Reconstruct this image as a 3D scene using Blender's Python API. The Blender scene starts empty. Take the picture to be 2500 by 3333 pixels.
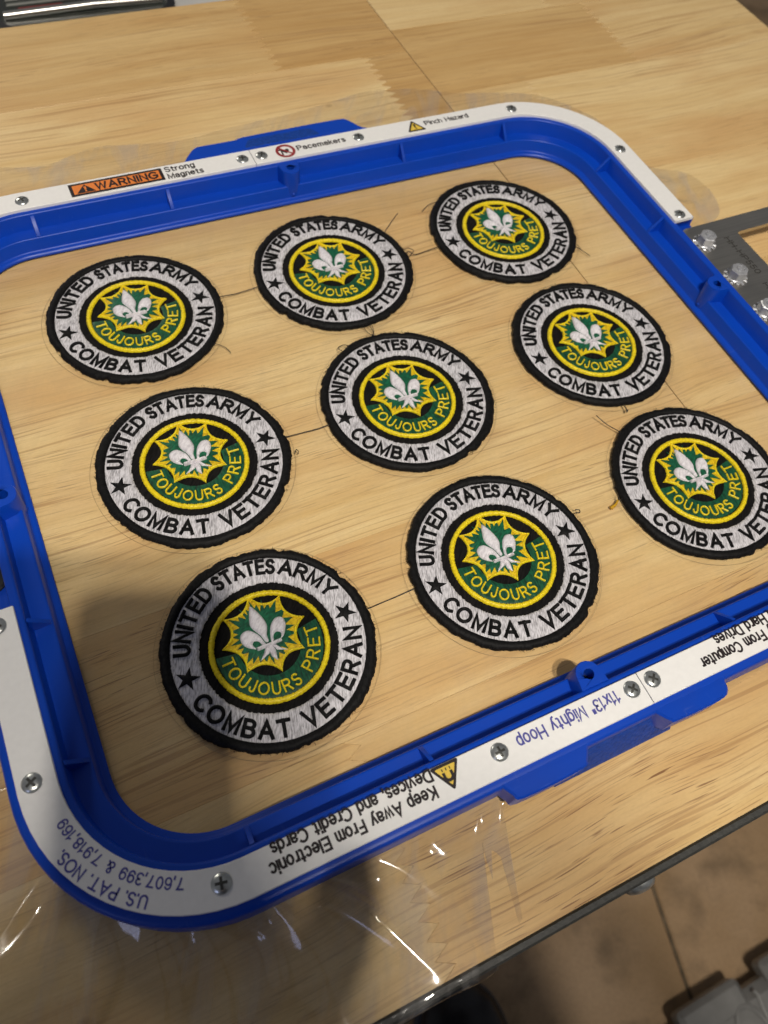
import bpy, bmesh, math, random
from math import sin, cos, pi, radians, hypot, atan2
from mathutils import Vector, Matrix, noise
from mathutils.geometry import delaunay_2d_cdt, tessellate_polygon

random.seed(7)
SC = bpy.context.scene
COL = SC.collection
U = 0.04                       # one modelling unit is 40 mm (the radius of a patch)

# ------------------------------------------------------------------ camera, world, lamps
cam_d = bpy.data.cameras.new('camera')
cam = bpy.data.objects.new('camera', cam_d)
COL.objects.link(cam)
RIGHT = Vector((0.90145076, -0.4200079, 0.10478498))
DOWN = Vector((-0.31539206, -0.80305528, -0.50559872))
FWD = Vector((0.29650359, 0.422724, -0.85638195))
CPOS = Vector((-3.2940964, -4.65980394, 6.8981662))
m = Matrix.Identity(4)
for i in range(3):
    m[i][0] = RIGHT[i]; m[i][1] = -DOWN[i]; m[i][2] = -FWD[i]; m[i][3] = CPOS[i] * U
cam.matrix_world = m
cam_d.sensor_fit = 'VERTICAL'
cam_d.sensor_height = 36.0
cam_d.lens = 2529.36 / 3333 * 36.0
cam_d.clip_start = 0.005
cam_d.clip_end = 50
cam_d.dof.use_dof = True
cam_d.dof.focus_distance = 7.6 * U
cam_d.dof.aperture_fstop = 13
SC.camera = cam

w = bpy.data.worlds.new('World')
SC.world = w
w.use_nodes = True
w.node_tree.nodes['Background'].inputs['Color'].default_value = (0.93, 0.94, 1.0, 1)
w.node_tree.nodes['Background'].inputs['Strength'].default_value = 0.118


def lamp(name, loc, power, radius, color):
    d = bpy.data.lights.new(name, 'POINT')
    d.energy = power
    d.shadow_soft_size = radius
    d.color = color
    o = bpy.data.objects.new(name, d)
    o.location = loc
    COL.objects.link(o)
    return o


lamp('ceiling_bulb', (-0.06, -0.74, 1.40), 50.0, 0.022, (1.0, 0.93, 0.82))
lamp('ceiling_bulb', (-0.17, -0.63, 1.40), 36.0, 0.022, (1.0, 0.93, 0.82))


def area(name, loc, target, power, sx, sy, color):
    d = bpy.data.lights.new(name, 'AREA')
    d.shape = 'RECTANGLE'; d.size = sx; d.size_y = sy
    d.energy = power; d.color = color
    o = bpy.data.objects.new(name, d)
    o.location = loc
    o.rotation_euler = (Vector(target) - Vector(loc)).to_track_quat('-Z', 'Y').to_euler()
    COL.objects.link(o)


area('far_area_light', (-0.75, 2.4, 1.25), (-0.1, 0.2, 0), 11.0, 0.6, 0.35, (1.0, 0.93, 0.80))  # unseen far source behind the sheen on the wood
area('cool_area_light', (-1.1, -0.75, 0.75), (-0.1, -0.1, 0), 0.9, 0.30, 0.30, (0.55, 0.62, 1.0))  # unseen cool source behind the bluish glints on the screws

SC.view_settings.view_transform = 'Standard'
SC.view_settings.look = 'None'
SC.view_settings.exposure = 0
SC.view_settings.gamma = 1

# ------------------------------------------------------------------ node helpers


class NT:
    def __init__(self, name, cls=None):
        self.m = bpy.data.materials.new(name)
        self.m.use_nodes = True
        self.t = self.m.node_tree
        self.b = self.t.nodes['Principled BSDF']
        self.o = self.t.nodes['Material Output']

    def n(self, typ, **kw):
        x = self.t.nodes.new(typ)
        for k, v in kw.items():
            setattr(x, k, v)
        return x

    def link(self, a, b):
        self.t.links.new(a, b)

    def val(self, sock, v):
        if hasattr(v, 'is_output'):
            self.link(v, sock)
        else:
            sock.default_value = v

    def math(self, op, a, b=0.0, c=None, clamp=False):
        x = self.n('ShaderNodeMath', operation=op)
        x.use_clamp = clamp
        self.val(x.inputs[0], a); self.val(x.inputs[1], b)
        if c is not None:
            self.val(x.inputs[2], c)
        return x.outputs[0]

    def vmul(self, v, s):
        x = self.n('ShaderNodeVectorMath', operation='MULTIPLY')
        self.val(x.inputs[0], v); self.val(x.inputs[1], s)
        return x.outputs[0]

    def vadd(self, v, s):
        x = self.n('ShaderNodeVectorMath', operation='ADD')
        self.val(x.inputs[0], v); self.val(x.inputs[1], s)
        return x.outputs[0]

    def noise(self, vec, scale=1.0, detail=2.0, rough=0.5, dist=0.0):
        x = self.n('ShaderNodeTexNoise')
        self.val(x.inputs['Vector'], vec)
        x.inputs['Scale'].default_value = scale
        x.inputs['Detail'].default_value = detail
        x.inputs['Roughness'].default_value = rough
        x.inputs['Distortion'].default_value = dist
        return x.outputs['Fac']

    def ramp(self, f, a, b, lo=0.0, hi=1.0):
        x = self.n('ShaderNodeMapRange')
        x.clamp = True
        self.val(x.inputs['Value'], f)
        x.inputs['From Min'].default_value = a; x.inputs['From Max'].default_value = b
        x.inputs['To Min'].default_value = lo; x.inputs['To Max'].default_value = hi
        return x.outputs[0]

    def mix(self, f, a, b, mode='MIX'):
        x = self.n('ShaderNodeMix', data_type='RGBA', blend_type=mode)
        self.val(x.inputs[0], f)
        for s, v in ((x.inputs[6], a), (x.inputs[7], b)):
            if isinstance(v, tuple):
                v = (*v, 1) if len(v) == 3 else v
            self.val(s, v)
        return x.outputs[2]

    def obj(self, scale=25.0):
        c = self.n('ShaderNodeTexCoord')
        return self.vmul(c.outputs['Object'], (scale, scale, scale))

    def attr(self, name):
        a = self.n('ShaderNodeAttribute', attribute_type='OBJECT', attribute_name=name)
        return a.outputs['Fac']

    def bump(self, h, strength, dist):
        x = self.n('ShaderNodeBump')
        x.inputs['Strength'].default_value = strength
        x.inputs['Distance'].default_value = dist
        self.link(h, x.inputs['Height'])
        self.link(x.outputs[0], self.b.inputs['Normal'])

    def set(self, col=None, rough=None, metal=None, spec=None):
        if col is not None:
            self.val(self.b.inputs['Base Color'], (*col, 1) if isinstance(col, tuple) and len(col) == 3 else col)
        if rough is not None:
            self.val(self.b.inputs['Roughness'], rough)
        if metal is not None:
            self.val(self.b.inputs['Metallic'], metal)
        if spec is not None:
            self.val(self.b.inputs['Specular IOR Level'], spec)
        return self


def sepxyz(t, v):
    s = t.n('ShaderNodeSeparateXYZ')
    t.link(v, s.inputs[0])
    return s.outputs


# ------------------------------------------------------------------ materials
M = {}


def mat_wood():
    t = NT('rubberwood')
    p = t.obj()
    seed = t.attr('seed'); tone = t.attr('tone'); streak = t.attr('streak')
    cmb = t.n('ShaderNodeCombineXYZ')
    t.link(t.math('MULTIPLY', seed, 13.7), cmb.inputs[0])
    t.link(t.math('MULTIPLY', seed, 7.3), cmb.inputs[1])
    t.link(t.math('MULTIPLY', seed, 3.9), cmb.inputs[2])
    p = t.vadd(p, cmb.outputs[0])
    # gentle waviness of the grain
    wv = t.noise(t.vmul(p, (0.20, 0.35, 1)), 1.0, 2.0)
    wc = t.n('ShaderNodeCombineXYZ')
    t.link(t.math('MULTIPLY', t.math('SUBTRACT', wv, 0.5), 0.55), wc.inputs[1])
    q = t.vadd(p, wc.outputs[0])
    broad = t.noise(t.vmul(q, (0.20, 2.3, 1)), 1.0, 3.0, 0.55)
    bands = t.noise(t.vmul(q, (0.28, 8.5, 1)), 1.0, 3.0, 0.6)
    fine = t.noise(t.vmul(q, (1.6, 42, 1)), 1.0, 2.0, 0.6)
    lines = t.noise(t.vadd(t.vmul(q, (0.42, 30, 1)), (2.2, 7.7, 0)), 1.0, 1.0, 0.5)
    fleck = t.noise(t.vmul(q, (26, 60, 1)), 1.0, 1.0)
    blot = t.noise(t.vmul(q, (0.24, 0.75, 1)), 1.0, 4.0, 0.6)
    f = t.math('ADD', t.math('MULTIPLY', t.ramp(broad, 0.3, 0.7), 0.52), t.math('MULTIPLY', t.ramp(bands, 0.3, 0.72), 0.48))
    col = t.mix(f, (0.890, 0.690, 0.365), (0.720, 0.490, 0.205))
    col = t.mix(t.ramp(blot, 0.44, 0.64, 0, 0.85), col, (0.68, 0.420, 0.175))
    dark = t.mix(f, (0.690, 0.450, 0.175), (0.470, 0.250, 0.070))
    col = t.mix(tone, col, dark)
    col = t.mix(t.ramp(fine, 0.48, 0.74, 0, 0.22), col, (0.42, 0.24, 0.10))
    lg = t.ramp(t.noise(t.vmul(q, (0.25, 0.8, 1)), 1.0, 2.0), 0.38, 0.62, 0.15, 1.0)
    col = t.mix(t.math('MULTIPLY', t.ramp(lines, 0.585, 0.65, 0, 0.55), lg), col, (0.40, 0.215, 0.085))
    col = t.mix(t.ramp(fleck, 0.35, 0.75, 0, 0.12), col, (0.45, 0.27, 0.12))
    # short dark vessel dashes, gathered in patches
    ves = t.noise(t.vmul(q, (2.3, 66, 1)), 1.0, 0.0, 0.4)
    ves2 = t.noise(t.vadd(t.vmul(q, (3.0, 80, 1)), (5.1, 9.2, 0)), 1.0, 0.0)
    gate = t.ramp(t.noise(t.vmul(q, (0.33, 0.9, 1)), 1.0, 2.0), 0.40, 0.60)
    gate = t.math('MULTIPLY', gate, streak)
    mk = t.math('MULTIPLY', t.ramp(ves, 0.71, 0.76, 0, 0.85), gate)
    mk2 = t.math('MULTIPLY', t.ramp(ves2, 0.66, 0.76, 0, 0.6), t.math('ADD', t.math('MULTIPLY', gate, 0.8), 0.12))
    col = t.mix(mk, col, (0.20, 0.085, 0.035))
    col = t.mix(mk2, col, (0.27, 0.13, 0.055))
    # sparse pin knots
    vo = t.n('ShaderNodeTexVoronoi')
    t.link(t.vmul(p, (0.55, 0.8, 0.0)), vo.inputs['Vector'])
    vo.inputs['Scale'].default_value = 1.0
    kn = t.ramp(vo.outputs['Distance'], 0.012, 0.05, 0.8, 0)
    col = t.mix(kn, col, (0.25, 0.12, 0.045))
    t.set(col, t.ramp(fine, 0.3, 0.7, 0.30, 0.44), 0, 0.5)
    t.bump(t.math('SUBTRACT', fine, t.math('MULTIPLY', mk, 0.8)), 0.25, 0.00006)
    return t.m


def mat_plain(name, col, rough=0.5, metal=0.0, spec=0.5, nscale=None, namt=0.0, bscale=None, bamt=0.0, bdist=0.0001):
    t = NT(name)
    p = t.obj()
    c = col
    if nscale:
        n = t.noise(p, nscale, 3.0)
        dk = tuple(x * (1 - namt) for x in col)
        lt = tuple(min(1, x * (1 + namt * .5)) for x in col)
        c = t.mix(t.ramp(n, 0.3, 0.7), lt, dk)
    t.set(c, rough, metal, spec)
    if bscale:
        t.bump(t.noise(p, bscale, 2.0), bamt, bdist)
    return t.m


def mat_thread(name, light, dark, sx, sy, lo=0.36, hi=0.62, rough=0.55, strength=0.6, spec=0.35, ang=0.0, dist=0.0002):
    """stitched thread: fine streaks along the stitch direction"""
    t = NT(name)
    sv = t.n('ShaderNodeCombineXYZ')
    for k in range(3):
        t.link(t.math('MULTIPLY', t.attr('seed'), 3.7 + k), sv.inputs[k])
    p = t.vadd(t.obj(), sv.outputs[0])
    mp = t.n('ShaderNodeMapping')
    mp.inputs['Rotation'].default_value = (0, 0, ang)
    t.link(p, mp.inputs['Vector'])
    v = t.vmul(mp.outputs[0], (sx, sy, 1))
    n = t.noise(v, 1.0, 2.0, 0.6)
    n2 = t.noise(t.vadd(p, (3, 1, 0)), 9.0, 2.0)
    f = t.math('ADD', t.math('MULTIPLY', n, 0.85), t.math('MULTIPLY', n2, 0.15))
    t.set(t.mix(t.ramp(f, lo, hi), dark, light), rough, 0, spec)
    t.bump(n, strength, dist)
    return t.m


def mat_film(name, gain, rough, tint, bsc, bst, sheen_mix):
    """thin clear film: mostly see-through, mirror-like by Fresnel, a trace of milky scatter streaked to stand for reflections"""
    t = NT(name)
    p = t.obj()
    tr = t.n('ShaderNodeBsdfTransparent')
    tr.inputs['Color'].default_value = (*tint, 1)
    gl = t.n('ShaderNodeBsdfGlossy')
    gl.inputs['Roughness'].default_value = rough
    df = t.n('ShaderNodeBsdfDiffuse')
    df.inputs['Color'].default_value = (0.62, 0.60, 0.58, 1)
    ge = t.n('ShaderNodeNewGeometry')
    fr = t.n('ShaderNodeFresnel')
    t.link(t.ramp(ge.outputs['Backfacing'], 0, 1, 1.5, 1 / 1.5), fr.inputs['IOR'])
    bp = t.n('ShaderNodeBump')
    bp.inputs['Strength'].default_value = bst
    bp.inputs['Distance'].default_value = 0.0006
    t.link(t.noise(p, bsc, 3.0), bp.inputs['Height'])
    t.link(bp.outputs[0], gl.inputs['Normal'])
    m0 = t.n('ShaderNodeMixShader')
    mp = t.n('ShaderNodeMapping')
    mp.inputs['Rotation'].default_value = (0, 0, 0.5)
    t.link(p, mp.inputs['Vector'])
    n = t.noise(t.vmul(mp.outputs[0], (2.6, 0.8, 0)), 1.0, 3.0, 0.55, 0.8)
    t.link(t.ramp(n, 0.46, 0.64, 0.0, sheen_mix), m0.inputs[0])  # pale streaks painted in for the ceiling mirrored in the folds
    t.link(tr.outputs[0], m0.inputs[1]); t.link(df.outputs[0], m0.inputs[2])
    mx = t.n('ShaderNodeMixShader')
    t.link(t.math('MULTIPLY', fr.outputs[0], gain, clamp=True), mx.inputs[0])
    t.link(m0.outputs[0], mx.inputs[1]); t.link(gl.outputs[0], mx.inputs[2])
    t.link(mx.outputs[0], t.o.inputs['Surface'])
    return t.m


def mat_tile():
    t = NT('brown_stone_tile')
    p = t.obj()
    s = t.attr('seed')
    c = t.n('ShaderNodeCombineXYZ')
    t.link(t.math('MULTIPLY', s, 9.0), c.inputs[0]); t.link(t.math('MULTIPLY', s, 4.0), c.inputs[1])
    p = t.vadd(p, c.outputs[0])
    n = t.noise(p, 0.22, 4.0, 0.55)
    n2 = t.noise(t.vadd(p, (7, 3, 0)), 0.55, 5.0, 0.6)
    n3 = t.noise(p, 9.0, 2.0)
    col = t.mix(t.ramp(n, 0.35, 0.65), (0.50, 0.335, 0.195), (0.38, 0.24, 0.118))
    col = t.mix(t.ramp(n2, 0.5, 0.72, 0, 0.75), col, (0.17, 0.115, 0.062))
    col = t.mix(t.ramp(n3, 0.4, 0.7, 0, 0.15), col, (0.12, 0.08, 0.05))
    t.set(col, 0.55, 0, 0.4)
    t.bump(n2, 0.3, 0.002)
    return t.m


M['wood'] = mat_wood()


def mat_blue():
    t = NT('blue_moulded_plastic')
    p = t.obj()
    big = t.noise(p, 1.3, 4.0, 0.6)
    sc = t.noise(t.vmul(p, (3.0, 34, 9)), 1.0, 2.0)
    sc2 = t.noise(t.vmul(p, (40, 2.5, 9)), 1.0, 2.0)
    scuff = t.math('MULTIPLY', t.ramp(t.math('MAXIMUM', sc, sc2), 0.66, 0.76), t.ramp(big, 0.45, 0.65))
    col = t.mix(t.ramp(big, 0.3, 0.7), (0.0024, 0.056, 0.47), (0.0020, 0.049, 0.42))
    col = t.mix(t.math('MULTIPLY', scuff, 0.10), col, (0.25, 0.35, 0.6))
    t.set(col, t.math('ADD', t.ramp(big, 0.3, 0.7, 0.30, 0.42), t.math('MULTIPLY', scuff, 0.15)), 0, 0.30)
    t.bump(t.noise(p, 60, 2.0), 0.12, 0.00006)
    return t.m


M['blue'] = mat_blue()
M['blue_rough'] = mat_plain('blue_textured_plastic', (0.005, 0.050, 0.31), 0.5, 0, 0.3, 30, 0.3, 26, 0.7, 0.0006)
M['white'] = mat_plain('white_label_plastic', (0.85, 0.84, 0.825), 0.38, 0, 0.45, 18, 0.03, 45, 0.08, 0.00008)
M['ink'] = mat_plain('black_print', (0.020, 0.012, 0.014), 0.5, 0, 0.4, 70, 0.6)
M['blue_ink'] = mat_plain('blue_print', (0.085, 0.085, 0.36), 0.5, 0, 0.4, 70, 0.35)
M['orange'] = mat_plain('orange_print', (0.80, 0.23, 0.045), 0.45, 0, 0.4, 40, 0.1)
M['yellow_ink'] = mat_plain('yellow_print', (0.80, 0.56, 0.08), 0.45, 0, 0.4, 40, 0.12)
M['red_ink'] = mat_plain('red_print', (0.30, 0.03, 0.035), 0.45, 0, 0.4, 40, 0.12)
M['zinc'] = mat_plain('zinc_screw_metal', (0.56, 0.58, 0.57), 0.28, 0.85, 0.5, 14, 0.35, 30, 0.25, 0.0002)
M['zinc_bright'] = mat_plain('bright_nut_metal', (0.56, 0.57, 0.60), 0.34, 0.55, 0.5, 12, 0.2, 24, 0.2, 0.0002)
M['recess'] = mat_plain('recess_shade_metal', (0.05, 0.05, 0.045), 0.5, 0.3)  # near-black, painting the shade inside the screw cross
M['hole'] = mat_plain('hole_shade_plastic', (0.003, 0.012, 0.07), 0.6)  # hoop blue darkened to paint the shade down the boss holes
M['black_plastic'] = mat_plain('black_plastic', (0.010, 0.010, 0.012), 0.35)


def mat_steel():
    t = NT('stainless_steel')
    p = t.obj()
    n = t.noise(t.vmul(p, (1.2, 40, 1)), 1.0, 3.0)
    n2 = t.noise(p, 1.0, 3.0)
    t.set(t.mix(t.ramp(n, 0.3, 0.7), (0.62, 0.59, 0.53), (0.50, 0.475, 0.425)), t.ramp(n2, 0.3, 0.7, 0.34, 0.44), 1.0)
    t.bump(n, 0.08, 0.0001)
    return t.m


M['steel'] = mat_steel()
M['etch'] = mat_plain('etched_mark', (0.07, 0.065, 0.058), 0.55, 0.6)
M['frame_steel'] = mat_plain('dark_grey_painted_steel', (0.040, 0.040, 0.036), 0.5, 0.0, 0.5, 20, 0.3, 60, 0.5, 0.0002)
M['white_thread'] = mat_thread('white_thread', (0.70, 0.68, 0.715), (0.27, 0.26, 0.275), 95, 15, 0.34, 0.58, 0.5, 0.8, 0.3, 0.40, 0.0003)
M['fleur_thread'] = mat_thread('bright_white_thread', (0.80, 0.77, 0.80), (0.56, 0.53, 0.56), 50, 18, 0.3, 0.6, 0.5, 0.5, 0.4, 0.9)
M['yellow_thread'] = mat_thread('yellow_thread', (0.88, 0.69, 0.014), (0.66, 0.47, 0.007), 60, 40, 0.32, 0.56, 0.42, 0.7, 0.35, 0.4)
M['gold_fill'] = mat_thread('golden_fill_thread', (0.82, 0.58, 0.012), (0.50, 0.31, 0.005), 50, 30, 0.36, 0.6, 0.45, 0.9, 0.45, 1.2)
M['green_thread'] = mat_thread('green_thread', (0.005, 0.100, 0.044), (0.002, 0.030, 0.015), 60, 14, 0.36, 0.62, 0.42, 0.9, 0.5, 0.05)
M['leaf_thread'] = mat_thread('leaf_green_thread', (0.006, 0.135, 0.060), (0.003, 0.050, 0.024), 60, 18, 0.36, 0.62, 0.42, 0.9, 0.5, 1.0)
M['black_thread'] = mat_thread('black_thread', (0.009, 0.0085, 0.009), (0.003, 0.003, 0.003), 60, 30, 0.4, 0.65, 0.6, 0.8, 0.16, 0.3)
M['black_twill'] = mat_thread('black_twill', (0.010, 0.009, 0.009), (0.004, 0.004, 0.004), 60, 8, 0.4, 0.6, 0.8, 0.8, 0.12, 0.7)
M['stray'] = mat_plain('stray_black_thread', (0.012, 0.010, 0.010), 0.5)
M['stray_gold'] = mat_plain('stray_gold_thread', (0.55, 0.30, 0.01), 0.5)
M['film'] = mat_film('clear_film_flat', 0.6, 0.16, (0.98, 0.978, 0.97), 1.3, 0.25, 0.03)
M['film_loose'] = mat_film('clear_film_wrinkled', 1.35, 0.09, (0.965, 0.96, 0.955), 1.4, 0.35, 0.22)
M['cut'] = mat_plain('film_cut_edge', (0.40, 0.28, 0.14), 0.4)
M['tile'] = mat_tile()
M['grout'] = mat_plain('dark_grout', (0.15, 0.112, 0.070), 0.8, 0, 0.3, 3, 0.4)
M['case'] = mat_plain('grey_case_plastic', (0.22, 0.215, 0.205), 0.42, 0, 0.5, 2.5, 0.12, 40, 0.25, 0.0003)
M['housing'] = mat_plain('pale_grey_housing', (0.52, 0.51, 0.49), 0.5, 0, 0.5, 1.0, 0.1)
M['dark_glass'] = mat_plain('dark_smoked_window', (0.030, 0.034, 0.030), 0.25, 0, 0.5, 0.8, 0.5)
M['chrome'] = mat_plain('bright_steel_bar', (0.55, 0.54, 0.51), 0.30, 1.0)
M['louvre'] = mat_plain('grey_green_slat', (0.10, 0.105, 0.095), 0.45)
M['red'] = mat_plain('dark_red_plastic', (0.16, 0.012, 0.010), 0.4)
M['shoe'] = mat_plain('black_shoe_leather', (0.012, 0.012, 0.016), 0.30, 0, 0.5, 3, 0.4, 12, 0.3, 0.001)
M['sole'] = mat_plain('grey_shoe_sole', (0.05, 0.055, 0.07), 0.6)
M['skin'] = mat_plain('skin', (0.50, 0.27, 0.17), 0.5, 0, 0.4, 3, 0.15)
M['trousers'] = mat_plain('dark_trouser_cloth', (0.03, 0.035, 0.05), 0.85, 0, 0.3, 6, 0.4)
M['hair'] = mat_plain('dark_brown_hair', (0.03, 0.018, 0.012), 0.6, 0, 0.4, 20, 0.4)
M['lips'] = mat_plain('lips', (0.30, 0.10, 0.08), 0.5)
M['sleeve'] = mat_plain('dark_sleeve_cloth', (0.02, 0.02, 0.03), 0.85, 0, 0.3, 6, 0.4)
M['phone'] = mat_plain('black_phone_glass', (0.01, 0.01, 0.012), 0.15)

# ------------------------------------------------------------------ mesh helpers


def mesh_of(name, verts, faces, mat, smooth=False):
    me = bpy.data.meshes.new(name)
    me.from_pydata([(v[0] * U, v[1] * U, v[2] * U) for v in verts], [], faces)
    me.materials.append(M[mat] if isinstance(mat, str) else mat)
    if smooth:
        me.polygons.foreach_set('use_smooth', [True] * len(me.polygons))
    me.update()
    return me


def fix_normals(me):
    bm = bmesh.new()
    bm.from_mesh(me)
    bmesh.ops.recalc_face_normals(bm, faces=bm.faces)
    bm.to_mesh(me)
    bm.free()
    return me


def obj(name, me, parent=None, loc=None, rz=0.0):
    o = bpy.data.objects.new(name, me)
    COL.objects.link(o)
    if parent:
        o.parent = parent
    if loc:
        o.location = Vector(loc) * U
    o.rotation_euler.z = rz
    return o


def tag(o, label, cat, group=None, kind=None):
    if label: o['label'] = label
    if cat: o['category'] = cat
    if group: o['group'] = group
    if kind: o['kind'] = kind
    return o


def thing(name, label, cat, loc=(0, 0, 0), group=None):
    o = bpy.data.objects.new(name, None)
    o.empty_display_size = 0.01
    COL.objects.link(o)
    o.location = Vector(loc) * U
    return tag(o, label, cat, group)


def smooth_angle(me, deg=35):
    me.polygons.foreach_set('use_smooth', [True] * len(me.polygons))
    me.set_sharp_from_angle(angle=radians(deg))
    return me


def join(parts):
    """[(verts, faces), ...] -> one (verts, faces)"""
    V, F = [], []
    for v, f in parts:
        k = len(V)
        V += v
        F += [tuple(i + k for i in q) for q in f]
    return V, F


def prism(poly, z0, z1, ch=0.0):
    """extruded polygon, optionally with a chamfered top edge (poly CCW)"""
    n = len(poly)
    A = sum(poly[i][0] * poly[(i + 1) % n][1] - poly[(i + 1) % n][0] * poly[i][1] for i in range(n))
    if A < 0:
        poly = poly[::-1]
    V = [(x, y, z0) for x, y in poly]
    loops = [list(range(n))]
    if ch > 0:
        V += [(x, y, z1 - ch) for x, y in poly]
        loops.append(list(range(n, 2 * n)))
        ins = []
        for i in range(n):
            a, b, c = Vector(poly[i - 1]), Vector(poly[i]), Vector(poly[(i + 1) % n])
            d1 = (b - a); d2 = (c - b)
            d1 = d1.normalized() if d1.length > 1e-9 else d2.normalized()
            d2 = d2.normalized() if d2.length > 1e-9 else d1
            nn = Vector((-d1.y - d2.y, d1.x + d2.x))
            nn = nn.normalized() if nn.length > 1e-6 else Vector((-d1.y, d1.x))
            k = max(0.5, nn.dot(Vector((-d1.y, d1.x))))
            ins.append(b + nn * (ch / k))
        V += [(p.x, p.y, z1) for p in ins]
        loops.append(list(range(2 * n, 3 * n)))
    else:
        V += [(x, y, z1) for x, y in poly]
        loops.append(list(range(n, 2 * n)))
    F = []
    for a, b in zip(loops, loops[1:]):
        for i in range(n):
            j = (i + 1) % n
            F.append((a[i], a[j], b[j], b[i]))
    top = loops[-1]
    tri = tessellate_polygon([[Vector((V[i][0], V[i][1], 0)) for i in top]])
    for q in tri:
        q = tuple(top[i] for i in q)
        a, b, c = (Vector(V[i]) for i in q)
        if (b - a).cross(c - a).z < 0:
            q = q[::-1]
        F.append(q)
    F.append(tuple(reversed(loops[0])))
    return V, F


def box(x0, x1, y0, y1, z0, z1, ch=0.0):
    return prism([(x0, y0), (x1, y0), (x1, y1), (x0, y1)], z0, z1, ch)


def round_poly(poly, r, n=5):
    out = []
    N = len(poly)
    for i in range(N):
        a, b, c = Vector(poly[i - 1]), Vector(poly[i]), Vector(poly[(i + 1) % N])
        rr = min(r, (a - b).length * .45, (c - b).length * .45)
        p0 = b + (a - b).normalized() * rr
        p1 = b + (c - b).normalized() * rr
        for k in range(n + 1):
            t = k / n
            p = p0 * (1 - t) ** 2 + b * 2 * t * (1 - t) + p1 * t * t
            out.append((p.x, p.y))
    return out


def lathe(profile, n=24, cx=0, cy=0):
    """profile [(r,z)...] from the axis or an inner radius outwards"""
    V, F = [], []
    for r, z in profile:
        for k in range(n):
            a = 2 * pi * k / n
            V.append((cx + r * cos(a), cy + r * sin(a), z))
    for i in range(len(profile) - 1):
        for k in range(n):
            j = (k + 1) % n
            F.append((i * n + k, i * n + j, (i + 1) * n + j, (i + 1) * n + k))
    return V, F


def tube(pts, r, n=6, taper=None):
    V, F = [], []
    P = [Vector(p) for p in pts]
    for i, p in enumerate(P):
        d = (P[min(i + 1, len(P) - 1)] - P[max(i - 1, 0)]).normalized()
        a = d.cross(Vector((0, 0, 1)))
        if a.length < 1e-4:
            a = d.cross(Vector((0, 1, 0)))
        a.normalize()
        b = d.cross(a)
        rr = r * (taper(i / (len(P) - 1)) if taper else 1)
        for k in range(n):
            q = p + a * (rr * cos(2 * pi * k / n)) + b * (rr * sin(2 * pi * k / n))
            V.append(tuple(q))
    for i in range(len(P) - 1):
        for k in range(n):
            j = (k + 1) % n
            F.append((i * n + k, i * n + j, (i + 1) * n + j, (i + 1) * n + k))
    F.append(tuple(range(n))[::-1])
    F.append(tuple(range((len(P) - 1) * n, len(P) * n)))
    return V, F


def smooth_curve(pts, n=6, closed=False):
    """Catmull-Rom through pts (2-D or 3-D)"""
    P = [Vector(p) for p in pts]
    N = len(P)
    out = []
    rng = range(N) if closed else range(N - 1)
    for i in rng:
        p0 = P[(i - 1) % N] if closed or i > 0 else P[i]
        p1 = P[i]; p2 = P[(i + 1) % N]
        p3 = P[(i + 2) % N] if closed or i + 2 < N else P[(i + 1) % N]
        for k in range(n):
            t = k / n
            out.append(tuple(0.5 * ((2 * p1) + (p2 - p0) * t + (2 * p0 - 5 * p1 + 4 * p2 - p3) * t * t + (3 * p1 - p0 - 3 * p2 + p3) * t ** 3)))
    if not closed:
        out.append(tuple(P[-1]))
    return out


def inside(poly, x, y):
    c = False
    n = len(poly)
    j = n - 1
    for i in range(n):
        xi, yi = poly[i]; xj, yj = poly[j]
        if (yi > y) != (yj > y) and x < (xj - xi) * (y - yi) / (yj - yi) + xi:
            c = not c
        j = i
    return c


def bdist(poly, x, y):
    best = 9
    n = len(poly)
    for i in range(n):
        ax, ay = poly[i]; bx, by = poly[(i + 1) % n]
        dx, dy = bx - ax, by - ay
        L = dx * dx + dy * dy
        t = 0 if L < 1e-12 else max(0, min(1, ((x - ax) * dx + (y - ay) * dy) / L))
        best = min(best, hypot(x - ax - t * dx, y - ay - t * dy))
    return best


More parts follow.
